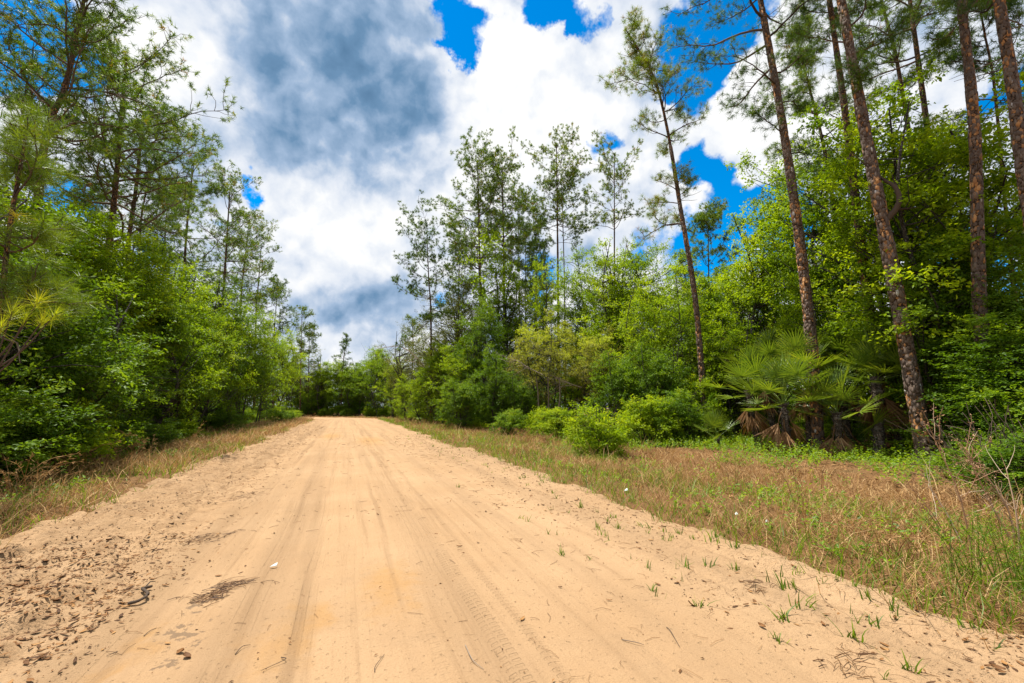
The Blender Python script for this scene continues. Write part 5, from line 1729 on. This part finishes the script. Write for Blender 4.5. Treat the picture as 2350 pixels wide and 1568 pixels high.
def plume(base_px, n, h, label, seed, lean=(0.5, 0.0), spread=0.5):
    rg = np.random.default_rng(seed)
    b = ground(*base_px)
    q = MB()
    for k in range(n):
        a = rg.normal(0, spread, 2)
        L_ = h * rg.uniform(0.55, 1.1)
        p0 = np.array([*(rg.normal(0, 0.10, 2)), -0.02])
        tip = p0 + np.array([(lean[0] + a[0]) * L_, (lean[1] + a[1]) * L_, L_ * rg.uniform(0.45, 0.9)])
        p = smooth_path([p0, p0 * 0.5 + tip * 0.5 + [0, 0, L_ * 0.25], tip], 7)
        tube(q, p, np.linspace(0.006, 0.0025, 7), 3, rg.uniform(0.35, 0.8))
        N = 16
        i = rg.integers(3, 7, N)
        leaves(q, p[i] + rg.normal(0, 0.012, (N, 3)), norm(p[-1] - p[-3]) + rg.normal(0, 0.5, (N, 3)), rg.normal(size=(N, 3)), rg.uniform(0.04, 0.11, N), 0.010, rg.uniform(0.3, 0.9, N))
    obj('plume_grass', q.mesh('plume_grass', M['dry']), None, (b[0], b[1], float(height(np.array([b[0]]), np.array([b[1]]))[0])), label=label, category='dry grass')


plume((330, 1065), 34, 1.15, 'big tan plume of dry grass on the left verge', 961, (-0.35, 0.1), 0.28)
plume((235, 1085), 30, 1.0, 'arching dry grass left of the big plume', 962, (-0.4, 0.0), 0.5)
plume((140, 1110), 30, 1.0, 'tangle of arching dry grass under the dark bushes', 963, (-0.2, 0.1), 0.6)
plume((40, 1150), 26, 0.95, 'dry grass clump at the left edge', 964, (0.1, 0.0), 0.6)
plume((430, 1050), 5, 1.15, 'two tall dry grass stalks leaning over the left verge', 965, (0.25, 0.0), 0.15)
plume((530, 1035), 8, 0.9, 'sparse dry stalks farther along the left verge', 966, (0.0, 0.0), 0.35)
plume((640, 1000), 12, 0.9, 'dry grass tuft near the end of the left verge', 967, (0, 0), 0.4)
plume((715, 962), 26, 1.1, 'reddish dry grass clump at the bend of the road', 968, (0, 0), 0.4)
plume((1205, 1020), 22, 1.0, 'tall dry grass below the tan shrub tree', 969, (0.1, 0), 0.35)
plume((1255, 1025), 16, 0.95, 'dry grass stalks between the tan shrub tree and bright bush', 970, (0, 0), 0.4)
plume((1140, 1010), 10, 1.0, 'dry stalks under the dark leafy shrub tree', 971, (0, 0), 0.4)
plume((1830, 1180), 5, 1.0, 'arched tan grass stalk before the palmettos', 972, (-0.3, 0), 0.3)
plume((1690, 1120), 7, 0.85, 'standing dry stalks in front of the palmettos', 973, (0, 0), 0.25)
plume((1440, 1110), 12, 0.7, 'dry grass tuft in front of the bright round bush', 974, (0, 0), 0.35)
plume((2060, 1290), 14, 0.6, 'dry grass tuft near the reddish dead stems', 975, (-0.2, 0), 0.4)
plume((1020, 985), 14, 0.9, 'dry grass tuft on the right verge farther down the road', 976, (0, 0), 0.4)

# feathery green herb at the right edge
rg = np.random.default_rng(990)
b = ground(2325, 1370)
q, q2 = MB(), MB()
for k in range(26):
    a = rg.normal(0, 0.3, 2)
    L_ = rg.uniform(0.35, 0.75)
    p0 = np.array([*(rg.normal(0, 0.12, 2)), -0.02])
    p = smooth_path([p0, p0 + [a[0] * 0.4 * L_, a[1] * 0.4 * L_, 0.55 * L_], p0 + [a[0] * L_, a[1] * L_, L_]], 6)
    tube(q2, p, np.linspace(0.004, 0.002, 6), 3, 0.4)
    N = 60
    i = rg.integers(1, 6, N)
    leaves(q, p[i] + rg.normal(0, 0.02, (N, 3)), norm(rg.normal(size=(N, 3)) + [0, 0, 0.6]), rg.normal(size=(N, 3)), rg.uniform(0.04, 0.09, N), 0.005, np.clip(rg.normal(0.45, 0.15, N), 0, 0.9))
herb = obj('feathery_herb', None, None, (b[0], b[1], 0.0), label='feathery bright green herb at the right edge of the verge', category='herb')
obj('leaves', q.mesh('herb_leaves', M['cover']), herb)
obj('stems', q2.mesh('herb_stems', M['grass']), herb)
